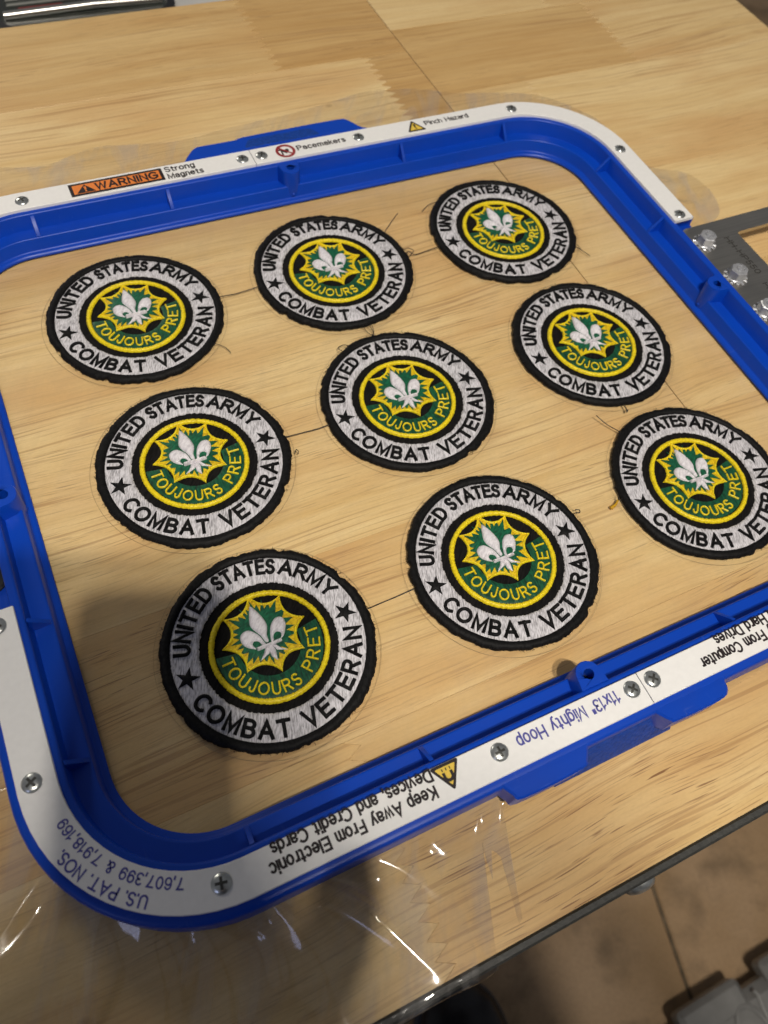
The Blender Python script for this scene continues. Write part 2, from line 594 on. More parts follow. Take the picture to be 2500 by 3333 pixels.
def puff(poly, z0, h, width, step, edge=0.4, jitter=0.0):
    """a padded (satin stitched) shape: height rises from the outline like a cushion"""
    pts = []
    n = len(poly)
    for i in range(n):
        a = Vector(poly[i]); b = Vector(poly[(i + 1) % n])
        k = max(1, int((b - a).length / step))
        for q in range(k):
            p = a + (b - a) * q / k
            pts.append(p)
    nb = len(pts)
    edges = [(i, (i + 1) % nb) for i in range(nb)]
    bp = [(p.x, p.y) for p in pts]
    xs = [p[0] for p in poly]; ys = [p[1] for p in poly]
    y = min(ys)
    while y < max(ys):
        x = min(xs)
        while x < max(xs):
            px, py = x + random.uniform(-.2, .2) * step, y + random.uniform(-.2, .2) * step
            if inside(bp, px, py) and bdist(poly, px, py) > step * .45:
                pts.append(Vector((px, py)))
            x += step
        y += step
    vs, es, fs, *_ = delaunay_2d_cdt([Vector((p[0], p[1])) for p in pts], edges, [list(range(nb))], 1, 1e-6)
    V = []
    for v in vs:
        d = min(1.0, bdist(poly, v.x, v.y) / width)
        hh = h * (edge + (1 - edge) * math.sqrt(max(0, 1 - (1 - d) ** 2)))
        V.append((v.x, v.y, z0 + hh + random.uniform(-jitter, jitter)))
    F = [tuple(f) for f in fs]
    F = [f if (Vector(V[f[1]]) - Vector(V[f[0]])).cross(Vector(V[f[2]]) - Vector(V[f[0]])).z > 0 else f[::-1] for f in F]
    # skirt down to z0
    cnt = {}
    for f in F:
        for i in range(len(f)):
            a, b = f[i], f[(i + 1) % len(f)]
            cnt[(a, b)] = 1
    low = {}
    for (a, b) in list(cnt):
        if (b, a) not in cnt:
            for q in (a, b):
                if q not in low:
                    low[q] = len(V)
                    V.append((V[q][0], V[q][1], z0))
            F.append((b, a, low[a], low[b]))
    return V, F


# ---- lettering: a plain sans drawn as strokes (capitals 1 high)
def ell(cx, cy, rx, ry, a0=0, a1=360, n=18):
    k = max(3, int(n * abs(a1 - a0) / 360))
    return [(cx + rx * cos(radians(a0 + (a1 - a0) * i / k)), cy + ry * sin(radians(a0 + (a1 - a0) * i / k))) for i in range(k + 1)]


S_C = ell(.31, .76, .27, .24, 25, 270, 26) + ell(.31, .26, .29, .26, 90, -155, 26)
GL = {
    'A': [[(0, 0), (.40, 1), (.80, 0)], [(.13, .33), (.67, .33)]],
    'B': [[(0, 0), (0, 1), (.36, 1)] + ell(.36, .76, .24, .24, 90, -90) + [(0, .52)], [(.36, .52)] + ell(.36, .26, .29, .26, 90, -90) + [(0, 0)]],
    'C': [ell(.42, .5, .42, .5, 45, 315, 26)],
    'D': [[(0, 0), (0, 1), (.30, 1)] + ell(.30, .5, .42, .5, 90, -90, 26) + [(0, 0)]],
    'E': [[(.60, 1), (0, 1), (0, 0), (.62, 0)], [(0, .53), (.54, .53)]],
    'F': [[(.58, 1), (0, 1), (0, 0)], [(0, .52), (.50, .52)]],
    'H': [[(0, 0), (0, 1)], [(.68, 0), (.68, 1)], [(0, .53), (.68, .53)]],
    'G': [ell(.44, .5, .44, .5, 45, 330, 26) + [(.82, .47), (.48, .47)]],
    'I': [[(0, 0), (0, 1)]],
    'J': [[(.44, 1), (.44, .28)] + ell(.22, .28, .22, .28, 0, -180)],
    'K': [[(0, 0), (0, 1)], [(.64, 1), (.02, .38)], [(.22, .58), (.68, 0)]],
    'M': [[(0, 0), (0, 1), (.40, .08), (.80, 1), (.80, 0)]],
    'N': [[(0, 0), (0, 1), (.68, 0), (.68, 1)]],
    'O': [ell(.45, .5, .45, .5, 90, 450, 28)],
    'P': [[(0, 0), (0, 1), (.36, 1)] + ell(.36, .74, .26, .26, 90, -90) + [(0, .48)]],
    'R': [[(0, 0), (0, 1), (.38, 1)] + ell(.38, .74, .25, .26, 90, -90) + [(0, .48)], [(.34, .48), (.70, 0)]],
    'S': [S_C],
    'T': [[(0, 1), (.70, 1)], [(.35, 1), (.35, 0)]],
    'U': [[(0, 1), (0, .34)] + ell(.33, .34, .33, .34, 180, 360) + [(.66, 1)]],
    'V': [[(0, 1), (.37, 0), (.74, 1)]],
    'W': [[(0, 1), (.25, 0), (.52, .95), (.79, 0), (1.04, 1)]],
    'Y': [[(0, 1), (.37, .46), (.74, 1)], [(.37, .46), (.37, 0)]],
    'a': [[(.02, .55)] + ell(.25, .50, .23, .22, 150, 0, 20) + [(.48, 0)], ell(.23, .20, .23, .20, 60, 330, 20) + [(.47, .16)], [(.47, .42), (.20, .38)]],
    'c': [ell(.27, .36, .27, .36, 45, 315, 22)],
    'd': [[(.50, 1), (.50, 0)], ell(.25, .36, .25, .36, 0, 360, 22)],
    'e': [[(.02, .38), (.53, .38)] + ell(.27, .36, .27, .36, 5, 320, 22)],
    'f': [[(.36, 1), (.26, 1), (.15, .88), (.15, 0)], [(0, .70), (.32, .70)]],
    'g': [[(.50, .72), (.50, -.05)] + ell(.26, -.04, .24, .23, 0, -150), ell(.25, .37, .25, .35, 0, 360, 22)],
    'h': [[(0, 0), (0, 1)], [(0, .42)] + ell(.23, .46, .23, .26, 170, 0) + [(.46, 0)]],
    'i': [[(0, 0), (0, .68)], [(0, .91), (0, 1.0)]],
    'k': [[(0, 0), (0, 1)], [(.42, .72), (.02, .28)], [(.14, .42), (.45, 0)]],
    'l': [[(0, 0), (0, 1)]],
    'm': [[(0, 0), (0, .72)], [(0, .45)] + ell(.19, .48, .19, .24, 170, 0) + [(.38, 0)], [(.38, .45)] + ell(.57, .48, .19, .24, 170, 0) + [(.76, 0)]],
    'n': [[(0, 0), (0, .72)], [(0, .42)] + ell(.23, .46, .23, .26, 170, 0) + [(.46, 0)]],
    'o': [ell(.27, .36, .27, .36, 90, 450, 22)],
    'p': [[(0, .72), (0, -.28)], ell(.25, .36, .25, .36, 0, 360, 22)],
    'r': [[(0, 0), (0, .72)], [(0, .42), (.06, .60), (.16, .70), (.28, .70)]],
    's': [ell(.22, .545, .19, .175, 25, 270, 20) + ell(.22, .185, .21, .185, 90, -155, 20)],
    't': [[(.14, .95), (.14, .12), (.20, .02), (.32, .01)], [(0, .70), (.31, .70)]],
    'u': [[(.46, .72), (.46, 0)], [(0, .72), (0, .26)] + ell(.23, .26, .23, .26, 180, 350) + [(.46, .30)]],
    'v': [[(0, .72), (.24, 0), (.48, .72)]],
    'w': [[(0, .72), (.18, 0), (.36, .70), (.54, 0), (.72, .72)]],
    'x': [[(0, .72), (.46, 0)], [(0, 0), (.46, .72)]],
    'y': [[(0, .72), (.25, .04)], [(.50, .72), (.25, .04), (.17, -.20), (.02, -.26)]],
    'z': [[(.02, .70), (.44, .70), (0, .02), (.46, .02)]],
    '0': [ell(.28, .5, .28, .5, 90, 450, 24)],
    '1': [[(.0, .76), (.15, .82), (.26, 1), (.26, 0)]],
    '2': [ell(.28, .72, .26, .28, 160, -20) + [(.03, 0), (.56, 0)]],
    '3': [ell(.26, .75, .25, .25, 150, -90) + ell(.26, .26, .28, .27, 90, -150)],
    '5': [[(.52, 1), (.10, 1), (.04, .50)] + ell(.27, .31, .27, .31, 120, -150)],
    '6': [ell(.30, .62, .28, .38, 30, 180) + [(.02, .32)], ell(.29, .31, .27, .31, 90, 450, 22)],
    '7': [[(0, .98), (.56, .98), (.34, .55), (.22, 0)]],
    '8': [ell(.28, .76, .23, .24, 90, 450, 20), ell(.28, .27, .28, .27, 90, 450, 20)],
    '9': [ell(.28, .38, .28, .38, 210, 360) + [(.56, .68)], ell(.28, .69, .27, .31, 90, 450, 22)],
    ',': [[(.04, .10), (.04, 0), (0, -.16)]],
    '.': [[(0, 0), (0, .11)]],
    '"': [[(0, 1), (0, .68)], [(.18, 1), (.18, .68)]],
    '-': [[(0, .40), (.30, .40)]],
    '&': [[(.66, 0), (.16, .66)] + ell(.30, .80, .17, .19, 215, -40, 20) + [(.10, .42)] + ell(.26, .24, .25, .24, 140, 320, 20) + [(.60, .44)]],
}


def clean(pl):
    out = [pl[0]]
    for p in pl[1:]:
        if hypot(p[0] - out[-1][0], p[1] - out[-1][1]) > .012:
            out.append(p)
    return out


def gwidth(ch):
    if ch == ' ':
        return .30
    xs = [p[0] for st in GL[ch] for p in st]
    return max(xs) - min(xs)


def stroke_mesh(pl, wd, h, z, raised):
    """band of width wd along a polyline of already placed points"""
    pl = clean([tuple(p) for p in pl]) if raised is None else pl
    P = [Vector(p) for p in pl]
    n = len(P)
    closed = n > 3 and (P[0] - P[-1]).length < wd * .3
    hw = wd / 2
    prof = [(-1, 0), (-.75, .72), (0, 1), (.75, .72), (1, 0)] if raised else [(-1, 0), (1, 0)]
    if not closed:      # square ends reach half a stroke beyond the skeleton
        P[0] = P[0] + (P[0] - P[1]).normalized() * hw * .8
        P[-1] = P[-1] + (P[-1] - P[-2]).normalized() * hw * .8
    V, F = [], []
    for i in range(n):
        if closed and i in (0, n - 1):
            d1 = (P[-1] - P[-2]).normalized(); d2 = (P[1] - P[0]).normalized()
        else:
            d1 = (P[i] - P[i - 1]).normalized() if i else (P[1] - P[0]).normalized()
            d2 = (P[i + 1] - P[i]).normalized() if i < n - 1 else d1
        nn = Vector((-d1.y - d2.y, d1.x + d2.x))
        nn = nn.normalized() if nn.length > 1e-5 else Vector((-d1.y, d1.x))
        k = max(.42, nn.dot(Vector((-d1.y, d1.x))))
        for a, hz in prof:
            q = P[i] + nn * (a * hw / k)
            V.append((q.x, q.y, z + h * hz))
    m_ = len(prof)
    for i in range(n - 1):
        for q in range(m_ - 1):
            F.append((i * m_ + q, (i + 1) * m_ + q, (i + 1) * m_ + q + 1, i * m_ + q + 1))
    F = [f[::-1] for f in F]
    if raised and not closed:
        F.append(tuple(range(m_)))
        F.append(tuple(range((n - 1) * m_, n * m_))[::-1])
    return V, F


_zs = [0.0]


def put_glyph(ch, place, wd, h, z, raised):
    parts = []
    x0 = min(p[0] for st in GL[ch] for p in st)
    for st in GL[ch]:
        pts = [place(p[0] - x0, p[1]) for p in clean(st)]
        _zs[0] = (_zs[0] + .00017) % .0016
        parts.append(stroke_mesh(pts, wd, h, z + (_zs[0] if not raised else _zs[0] * 2), raised))
    return parts


def line_width(s, gap):
    return sum(gwidth(c) for c in s) + gap * (len(s) - 1)


def text_line(s, x0, x1, yb, cap, z, wd=0.16, flip=False, gap=0.24):
    """flat printed line filling x0..x1, baseline yb; flip = turned by 180 degrees (x0 > x1); wd = stroke / cap height"""
    kx = abs(x1 - x0) / line_width(s, gap)
    sg = -1 if flip else 1
    x = 0
    parts = []
    for ch in s:
        if ch != ' ':
            parts += put_glyph(ch, lambda px, py, x=x: (x0 + sg * (x + px) * kx, yb + sg * py * cap), wd * cap, 0, z, False)
        x += gwidth(ch) + gap
    return join(parts)


def text_arc(s, cx, cy, a0, a1, rb, cap, z, wd=0.16, outward=True, h=0.0, gap=0.24, kxmul=1.0):
    """letters on an arc: centre of first letter at angle a0, of last at a1 (degrees).
    outward: letter tops point away from the centre. rb = radius of the baseline"""
    ws = [gwidth(c) for c in s]
    cen = [0.0]
    for i in range(1, len(s)):
        cen.append(cen[-1] + ws[i - 1] / 2 + ws[i] / 2 + gap)
    tot = cen[-1] or 1
    rm = rb + (cap / 2 if outward else -cap / 2)
    kx = abs(radians(a1 - a0)) * rm / tot * kxmul
    parts = []
    for ch, c, w_ in zip(s, cen, ws):
        if ch == ' ':
            continue
        ang = radians(a0 + (a1 - a0) * c / tot)
        er = Vector((cos(ang), sin(ang)))
        up = er if outward else -er
        rt = Vector((up.y, -up.x))
        base = Vector((cx, cy)) + er * rb

        def place(px, py):
            p = base + rt * ((px - w_ / 2) * kx) + up * (py * cap)
            return (p.x, p.y)
        parts += put_glyph(ch, place, wd * cap, h, z, h > 0)
    return join(parts)


# ------------------------------------------------------------------ workbench (wooden top of glued staves)
ZT = -0.03        # surface of the bench
bench = thing('workbench', 'pale wooden workbench top made of glued staves under the blue hoop', 'workbench', (0, 0, 0))


def zig(x, y0, y1, sgn, teeth_p=0.155, depth=0.075):
    """finger joint from y0 up to y1 at x"""
    n = max(4, int(round((y1 - y0) / teeth_p)) * 2)
    return [(x + (depth if k % 2 else -depth), y0 + (y1 - y0) * k / n) for k in range(n + 1)]


def stave(y0, y1, xa, xb, ja, jb, tone, seed, streak=1.0):
    g = 0.0006
    y0 += g; y1 -= g
    L = zig(xa + g, y0, y1, 1) if ja else [(xa, y0), (xa, y1)]
    Rr = zig(xb - g, y0, y1, 1) if jb else [(xb, y0), (xb, y1)]
    poly = L[::-1] + Rr          # left edge downwards, right edge upwards
    V, F = prism(poly, -0.72, ZT, 0.0022)
    o = obj('stave', mesh_of('stave', V, F, 'wood'), bench)
    o['tone'] = tone; o['seed'] = seed; o['streak'] = streak


XB = 3.085       # butt seam between the two halves of the top
rowsL = [(-5.24, -3.25, [(-13, 0.15, .55), (-2.17, 0.20, 1.0)]),
         (-3.25, -1.44, [(-13, 0.3, .6), (-7.4, 0.12, .75)]),
         (-1.44, 0.68, [(-13, 0.2, .8), (-8.9, 0.02, .62)]),
         (0.68, 2.80, [(-13, 0.05, .8), (-6.2, 0.0, .5)]),
         (2.80, 4.60, [(-13, 0.0, .4), (-7.7, 0.26, .35)]),
         (4.60, 6.46, [(-13, 0.25, .6), (-5.7, -0.06, .25), (2.35, 0.80, .3)]),
         (6.46, 8.53, [(-13, 0.1, .3), (-9, 0.52, .5), (0.92, 0.78, .8)])]
rowsR = [(-5.24, -3.30, [(XB, 0.2, .7)]),
         (-3.30, -1.35, [(XB, 0.18, .6)]),
         (-1.35, 0.55, [(XB, 0.2, .5)]),
         (0.55, 2.70, [(XB, 0.02, .3), (7.6, .2, .4)]),
         (2.70, 5.20, [(XB, 0.22, .2), (4.6, 0.05, .3)]),
         (5.20, 7.05, [(XB, 0.72, .5), (6.86, 0.16, .3)]),
         (7.05, 8.53, [(XB, 0.08, .2), (6.2, 0.25, .3)])]
sd = 0.0
for rows, xend in ((rowsL, XB - 0.007), (rowsR, 10.0)):
    for y0, y1, segs in rows:
        for k, (xa, tone, stk) in enumerate(segs):
            last = k == len(segs) - 1
            xb = xend if last else segs[k + 1][0]
            sd += 0.731
            stave(y0, y1, xa + (0.007 if xa == XB else 0), xb, k > 0, not last, tone, sd % 5.0, stk)
# steel edge strip and its bolt, frame under the top
V, F = box(-13, 10.2, -5.325, -5.243, -0.85, -0.055, 0.02)
strip = obj('edge_strip', mesh_of('edge_strip', V, F, 'frame_steel'), bench)
V, F = box(-12.5, 9.6, -5.0, 8.2, -1.15, -0.74)
obj('under_frame', mesh_of('under_frame', V, F, 'frame_steel'), bench)
for lx in (-11.8, 9.0):
    for ly in (-4.7, 7.6):
        V, F = box(lx - .5, lx + .5, ly - .5, ly + .5, -22, -1.15)
        obj('leg', mesh_of('leg', V, F, 'frame_steel'), bench)
prof = [(0.0, 0.12), (0.06, 0.118), (0.12, 0.10), (0.15, 0.07), (0.162, 0.03), (0.162, 0.0)]
V, F = lathe(prof, 28)
V = [(v[0], -v[2], v[1]) for v in V]        # head faces the front of the bench
bo = obj('bolt_head', fix_normals(smooth_angle(mesh_of('bolt_head', V, F, 'zinc'))), bench, (-0.13, -5.325, -0.72))

# ------------------------------------------------------------------ floor
floor = bpy.data.objects.new('floor', None)
COL.objects.link(floor)
floor['kind'] = 'structure'
ZF = -22.0
V, F = box(-45, 70, -45, 70, ZF - .5, ZF - .05)
obj('grout', mesh_of('grout', V, F, 'grout'), floor)
TS = 11.5
ca, sa = cos(radians(13.0)), sin(radians(13.0))
tv, tf = prism(round_poly([(0.06, 0.06), (TS - .06, 0.06), (TS - .06, TS - .06), (0.06, TS - .06)], .15, 3), -.3, 0, .05)
tme = mesh_of('tile', tv, tf, 'tile')
ox, oy = 7.95, -12.7        # a grout crossing seen beyond the bench edge
for i in range(-5, 5):
    for j in range(-3, 6):
        lx, ly = i * TS, j * TS
        o = obj('tile', tme, floor, (ox + lx * ca + ly * sa, oy - lx * sa + ly * ca, ZF), -radians(13.0))
        o['seed'] = random.random() * 5

# ------------------------------------------------------------------ the hoop
HX, HY, HR = 4.12, 3.50, 0.78
sx_, sy_ = HX - HR, HY - HR
ARC = HR * pi / 2
S_FAR0 = sy_ + ARC
S_LEFT0 = S_FAR0 + 2 * sx_ + ARC
S_NEAR0 = S_LEFT0 + 2 * sy_ + ARC
S_END = S_NEAR0 + 2 * sx_ + ARC + sy_


def s_right(y): return y if y >= 0 else S_END + y
def s_far(x): return S_FAR0 + (sx_ - x)
def s_left(y): return S_LEFT0 + (sy_ - y)
def s_near(x): return S_NEAR0 + (x + sx_)


def loop_pt(s):
    """point and outward normal of the inner base line at arc length s (from the right middle, CCW)"""
    s %= S_END
    if s < sy_: return Vector((HX, s)), Vector((1, 0))
    s -= sy_
    if s < ARC:
        a = s / HR
        return Vector((sx_ + HR * cos(a), sy_ + HR * sin(a))), Vector((cos(a), sin(a)))
    s -= ARC
    if s < 2 * sx_: return Vector((sx_ - s, HY)), Vector((0, 1))
    s -= 2 * sx_
    if s < ARC:
        a = pi / 2 + s / HR
        return Vector((-sx_ + HR * cos(a), sy_ + HR * sin(a))), Vector((cos(a), sin(a)))
    s -= ARC
    if s < 2 * sy_: return Vector((-HX, sy_ - s)), Vector((-1, 0))
    s -= 2 * sy_
    if s < ARC:
        a = pi + s / HR
        return Vector((-sx_ + HR * cos(a), -sy_ + HR * sin(a))), Vector((cos(a), sin(a)))
    s -= ARC
    if s < 2 * sx_: return Vector((-sx_ + s, -HY)), Vector((0, -1))
    s -= 2 * sx_
    if s < ARC:
        a = 1.5 * pi + s / HR
        return Vector((sx_ + HR * cos(a), -sy_ + HR * sin(a))), Vector((cos(a), sin(a)))
    s -= ARC
    return Vector((HX, -sy_ + s)), Vector((1, 0))


def at(s, d):
    p, n = loop_pt(s)
    q = p + n * d
    return q.x, q.y


def sweep(profile, s0=None, s1=None, step=0.075):
    """closed profile [(d,z)] swept along the hoop, all round or from s0 to s1"""
    full = s0 is None
    if full:
        N = int(S_END / step)
        ss = [S_END * k / N for k in range(N)]
    else:
        if s1 < s0: s1 += S_END
        N = max(2, int((s1 - s0) / step))
        ss = [s0 + (s1 - s0) * k / N for k in range(N + 1)]
    V, F = [], []
    P = len(profile)
    for s in ss:
        for d, z in profile:
            x, y = at(s, d)
            V.append((x, y, z))
    n = len(ss)
    for i in range(n if full else n - 1):
        j = (i + 1) % n
        for k in range(P):
            l = (k + 1) % P
            F.append((i * P + k, j * P + k, j * P + l, i * P + l))
    if not full:
        F.append(tuple(range(P)))
        F.append(tuple(range((n - 1) * P, n * P))[::-1])
    return V, F


hoop = thing('embroidery_hoop', 'blue plastic magnetic embroidery hoop with white warning strips lying on the wooden bench', 'embroidery hoop')


def hpart(name, VF, mat, parent=None, deg=32):
    me = mesh_of(name, VF[0], VF[1], mat)
    fix_normals(me)
    smooth_angle(me, deg)
    return obj(name, me, parent or hoop)


inner = [(0.0, 0.002), (0.0, 0.022), (0.010, 0.036), (0.028, 0.044), (0.048, 0.048), (0.058, 0.056), (0.064, 0.07),
         (0.078, 0.200), (0.083, 0.209), (0.092, 0.214), (0.105, 0.215), (0.235, 0.200), (0.248, 0.202), (0.254, 0.212), (0.262, 0.385), (0.266, 0.398),
         (0.276, 0.407), (0.290, 0.410), (0.345, 0.410), (0.352, 0.402), (0.355, 0.39), (0.355, 0.002)]
hpart('inner_wall', sweep(inner), 'blue')
rim = [(0.360, 0.115), (0.360, 0.398), (0.368, 0.406), (0.640, 0.406), (0.668, 0.403), (0.686, 0.394), (0.696, 0.378), (0.700, 0.35), (0.703, 0.115)]
g1 = 1.20
hpart('upper_rim', sweep(rim, s_right(g1), s_left(g1)), 'blue')
hpart('upper_rim', sweep(rim, s_left(-g1), s_right(-g1)), 'blue')
block = [(0.357, 0.115), (0.357, 0.262), (0.364, 0.270), (0.68, 0.270), (0.695, 0.262), (0.70, 0.25), (0.70, 0.115)]
hpart('mounting_block', sweep(block, s_right(-g1), s_right(g1)), 'blue')
hpart('mounting_block', sweep(block, s_left(g1), s_left(-g1)), 'blue')
low = [(0.357, -0.026), (0.357, 0.10), (0.69, 0.10), (0.702, 0.09), (0.704, 0.07), (0.704, -0.015), (0.696, -0.026)]
hpart('lower_ring', sweep(low), 'blue')

# ribs across the channel
rib_pts = [s_far(x) for x in (-3.22, -1.60, 1.64, 3.27)] + [s_near(x) for x in (-3.24, -1.68, 1.58, 3.24)] + \
          [s_right(y) for y in (-2.61, -1.31, 1.31, 2.62)] + [s_left(y) for y in (-2.60, -1.30, 1.31, 2.62)]
for s in rib_pts:
    p, nrm = loop_pt(s)
    tg = Vector((-nrm.y, nrm.x))
    prof = [(0.258, 0.21), (0.258, 0.396), (0.245, 0.392), (0.112, 0.245), (0.094, 0.222), (0.094, 0.208)]
    V = []
    for sd_ in (-0.022, 0.022):
        for k, (d, z) in enumerate(prof):
            wv = 1.0 if z < 0.23 else 0.86
            q = p + nrm * d + tg * sd_ * wv
            V.append((q.x, q.y, z))
    n = len(prof)
    F = [tuple(range(n)), tuple(range(n, 2 * n))[::-1]] + [(k, (k + 1) % n, n + (k + 1) % n, n + k) for k in range(n)]
    hpart('rib', (V, F), 'blue')

# screw bosses in the middle of each side
for s, dd in ((s_far(0.0), 0.185), (s_near(-0.04), 0.155), (s_right(0.03), 0.18), (s_left(0.02), 0.18)):
    p, nrm = loop_pt(s)
    tg = Vector((-nrm.y, nrm.x))
    c = p + nrm * dd
    rr = 0.128
    pts = []
    for k in range(17):      # round nose towards the middle, straight cheeks to the ledge
        a = pi * k / 16
        pts.append(c + tg * (rr * cos(a)) - nrm * (rr * sin(a)))
    pts.append(p + nrm * 0.275 - tg * (rr + .02))
    pts.append(p + nrm * 0.275 + tg * (rr + .02))
    hole = [c + tg * (0.05 * cos(2 * pi * k / 19)) - nrm * (0.05 * sin(2 * pi * k / 19)) for k in range(19)]
    ztop = 0.412
    V = [(q.x, q.y, 0.035) for q in pts] + [(q.x, q.y, ztop - 0.02) for q in pts]
    V += [((q * .94 + c * .06).x, (q * .94 + c * .06).y, ztop) for q in pts]
    n = len(pts)
    V += [(q.x, q.y, ztop) for q in hole] + [(q.x, q.y, ztop - .16) for q in hole]
    F = []
    for lv in range(2):
        F += [(lv * n + k, lv * n + (k + 1) % n, (lv + 1) * n + (k + 1) % n, (lv + 1) * n + k) for k in range(n)]
    F += [(2 * n + k, 2 * n + (k + 1) % n, 3 * n + (k + 1) % n, 3 * n + k) for k in range(n)]
    F += [(3 * n + k, 3 * n + (k + 1) % n, 4 * n + (k + 1) % n, 4 * n + k) for k in range(n)]
    F.append(tuple(range(4 * n, 5 * n)))
    b = hpart('screw_boss', (V, F), 'blue')
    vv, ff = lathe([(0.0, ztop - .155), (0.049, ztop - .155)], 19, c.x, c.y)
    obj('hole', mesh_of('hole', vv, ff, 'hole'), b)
    x0_, y0_ = at(s, 0.030)
    q = p + nrm * 0.062
    vv, ff = lathe([(0.0, 0.022), (0.018, 0.016), (0.024, 0.0)], 10)
    vv = [(q.x + tg.x * v[0] - nrm.x * v[2], q.y + tg.y * v[0] - nrm.y * v[2], 0.095 + v[1]) for v in vv]
    obj('gate_mark', fix_normals(mesh_of('gate_mark', vv, ff, 'blue', True)), b)

# grip tabs, near and far, with a notch showing the textured lower plate
near_tab = [(-1.42, -4.16), (-1.26, -4.175), (-1.19, -4.27), (-1.11, -4.335), (-0.54, -4.335), (-0.45, -4.285), (-0.38, -4.19), (-0.25, -4.125), (0.16, -4.105),
            (0.29, -4.14), (0.42, -4.30), (0.50, -4.33), (0.97, -4.335), (1.09, -4.29), (1.13, -4.19), (1.21, -4.13), (1.4, -4.11), (1.4, -4.02), (-1.42, -4.02)]
tab = prism(smooth_curve(near_tab[:-2], 4) + near_tab[-2:], 0.13, 0.401, 0.018)
hpart('grip_tab', tab, 'blue')
far_tab = [(-1.42, 4.16), (-1.26, 4.19), (-1.16, 4.31), (-1.05, 4.42), (-0.94, 4.445), (-0.50, 4.445), (-0.36, 4.475), (0.45, 4.49), (1.02, 4.49), (1.12, 4.46), (1.19, 4.37),
           (1.27, 4.24), (1.42, 4.17), (1.42, 4.02), (-1.42, 4.02)]
tab = prism(smooth_curve(far_tab[:-2], 4) + far_tab[-2:], 0.13, 0.401, 0.018)
hpart('grip_tab', tab, 'blue')
def ramp_block(xs, prof):
    V = [(x, y, z) for x in xs for y, z in prof]
    n = len(prof)
    F = [tuple(range(n)), tuple(range((len(xs) - 1) * n, len(xs) * n))[::-1]]
    for i in range(len(xs) - 1):
        F += [(i * n + k, i * n + (k + 1) % n, (i + 1) * n + (k + 1) % n, (i + 1) * n + k) for k in range(n)]
    return V, F


hpart('lower_tab', ramp_block([-.68, .60], [(-4.08, -.02), (-4.08, .335), (-4.13, .33), (-4.20, .25), (-4.315, .05), (-4.345, -.02)]), 'blue_rough')
hpart('grip_pad', prism(round_poly([(-0.42, 4.235), (0.66, 4.235), (0.56, 4.40), (-0.32, 4.39)], .05), 0.38, 0.4035, .002), 'blue_rough')

# white strips
strip_prof = [(0.322, 0.4075), (0.322, 0.444), (0.327, 0.450), (0.615, 0.450), (0.620, 0.444), (0.620, 0.4075)]
fl = hpart('label_strip', sweep(strip_prof, s_far(-0.410), s_left(1.15)), 'white')
fr = hpart('label_strip', sweep(strip_prof, s_right(1.15), s_far(-0.402)), 'white')
nl = hpart('label_strip', sweep(strip_prof, s_left(-1.15), s_near(0.338)), 'white')
nr = hpart('label_strip', sweep(strip_prof, s_near(0.347), s_right(-1.15)), 'white')
ZP = 0.4512


def print_part(name, parts, mat, parent):
    V, F = join(parts) if isinstance(parts, list) else parts
    me = mesh_of(name, V, F, mat)
    return obj(name, me, parent)


def flat(poly, z):
    poly = [tuple(p) for p in poly]
    tri = tessellate_polygon([[Vector((p[0], p[1], 0)) for p in poly]])
    return [(x, y, z) for x, y in poly], [t if (Vector(poly[t[1]]) - Vector(poly[t[0]])).to_3d().cross((Vector(poly[t[2]]) - Vector(poly[t[0]])).to_3d()).z > 0 else t[::-1] for t in tri]


def ringflat(cx, cy, r0, r1, z, n=32, a0=0.0, a1=2 * pi):
    V, F = [], []
    for k in range(n + 1):
        a = a0 + (a1 - a0) * k / n
        V += [(cx + r0 * cos(a), cy + r0 * sin(a), z), (cx + r1 * cos(a), cy + r1 * sin(a), z)]
    for k in range(n):
        F.append((2 * k, 2 * k + 1, 2 * k + 3, 2 * k + 2))
    return V, F


BOLD = 0.018
# far left strip: WARNING box and Strong Magnets
print_part('warning_frame', [flat([(-2.715, 3.855), (-1.575, 3.855), (-1.575, 4.085), (-2.715, 4.085)], ZP)], 'ink', fl)
print_part('warning_field', [flat([(-2.675, 3.89), (-1.615, 3.89), (-1.615, 4.052), (-2.675, 4.052)], ZP + .0008)], 'orange', fl)
print_part('lettering', [flat([(-2.645, 3.898), (-2.415, 3.898), (-2.53, 4.046)], ZP + .0016),
                         text_line('WARNING', -2.40, -1.655, 3.915, 0.112, ZP + .0016, 0.24, gap=.30)], 'ink', fl)
print_part('warning_mark', [flat([(-2.540, 3.945), (-2.520, 3.945), (-2.515, 4.005), (-2.545, 4.005)], ZP + .0024), ringflat(-2.53, 3.924, 0, .012, ZP + .0024, 10)], 'orange', fl)
print_part('lettering', [text_line('Strong', -1.530, -1.165, 3.993, 0.085, ZP, 0.21, gap=.27),
                         text_line('Magnets', -1.530, -1.09, 3.862, 0.085, ZP, 0.21, gap=.27)], 'ink', fl)
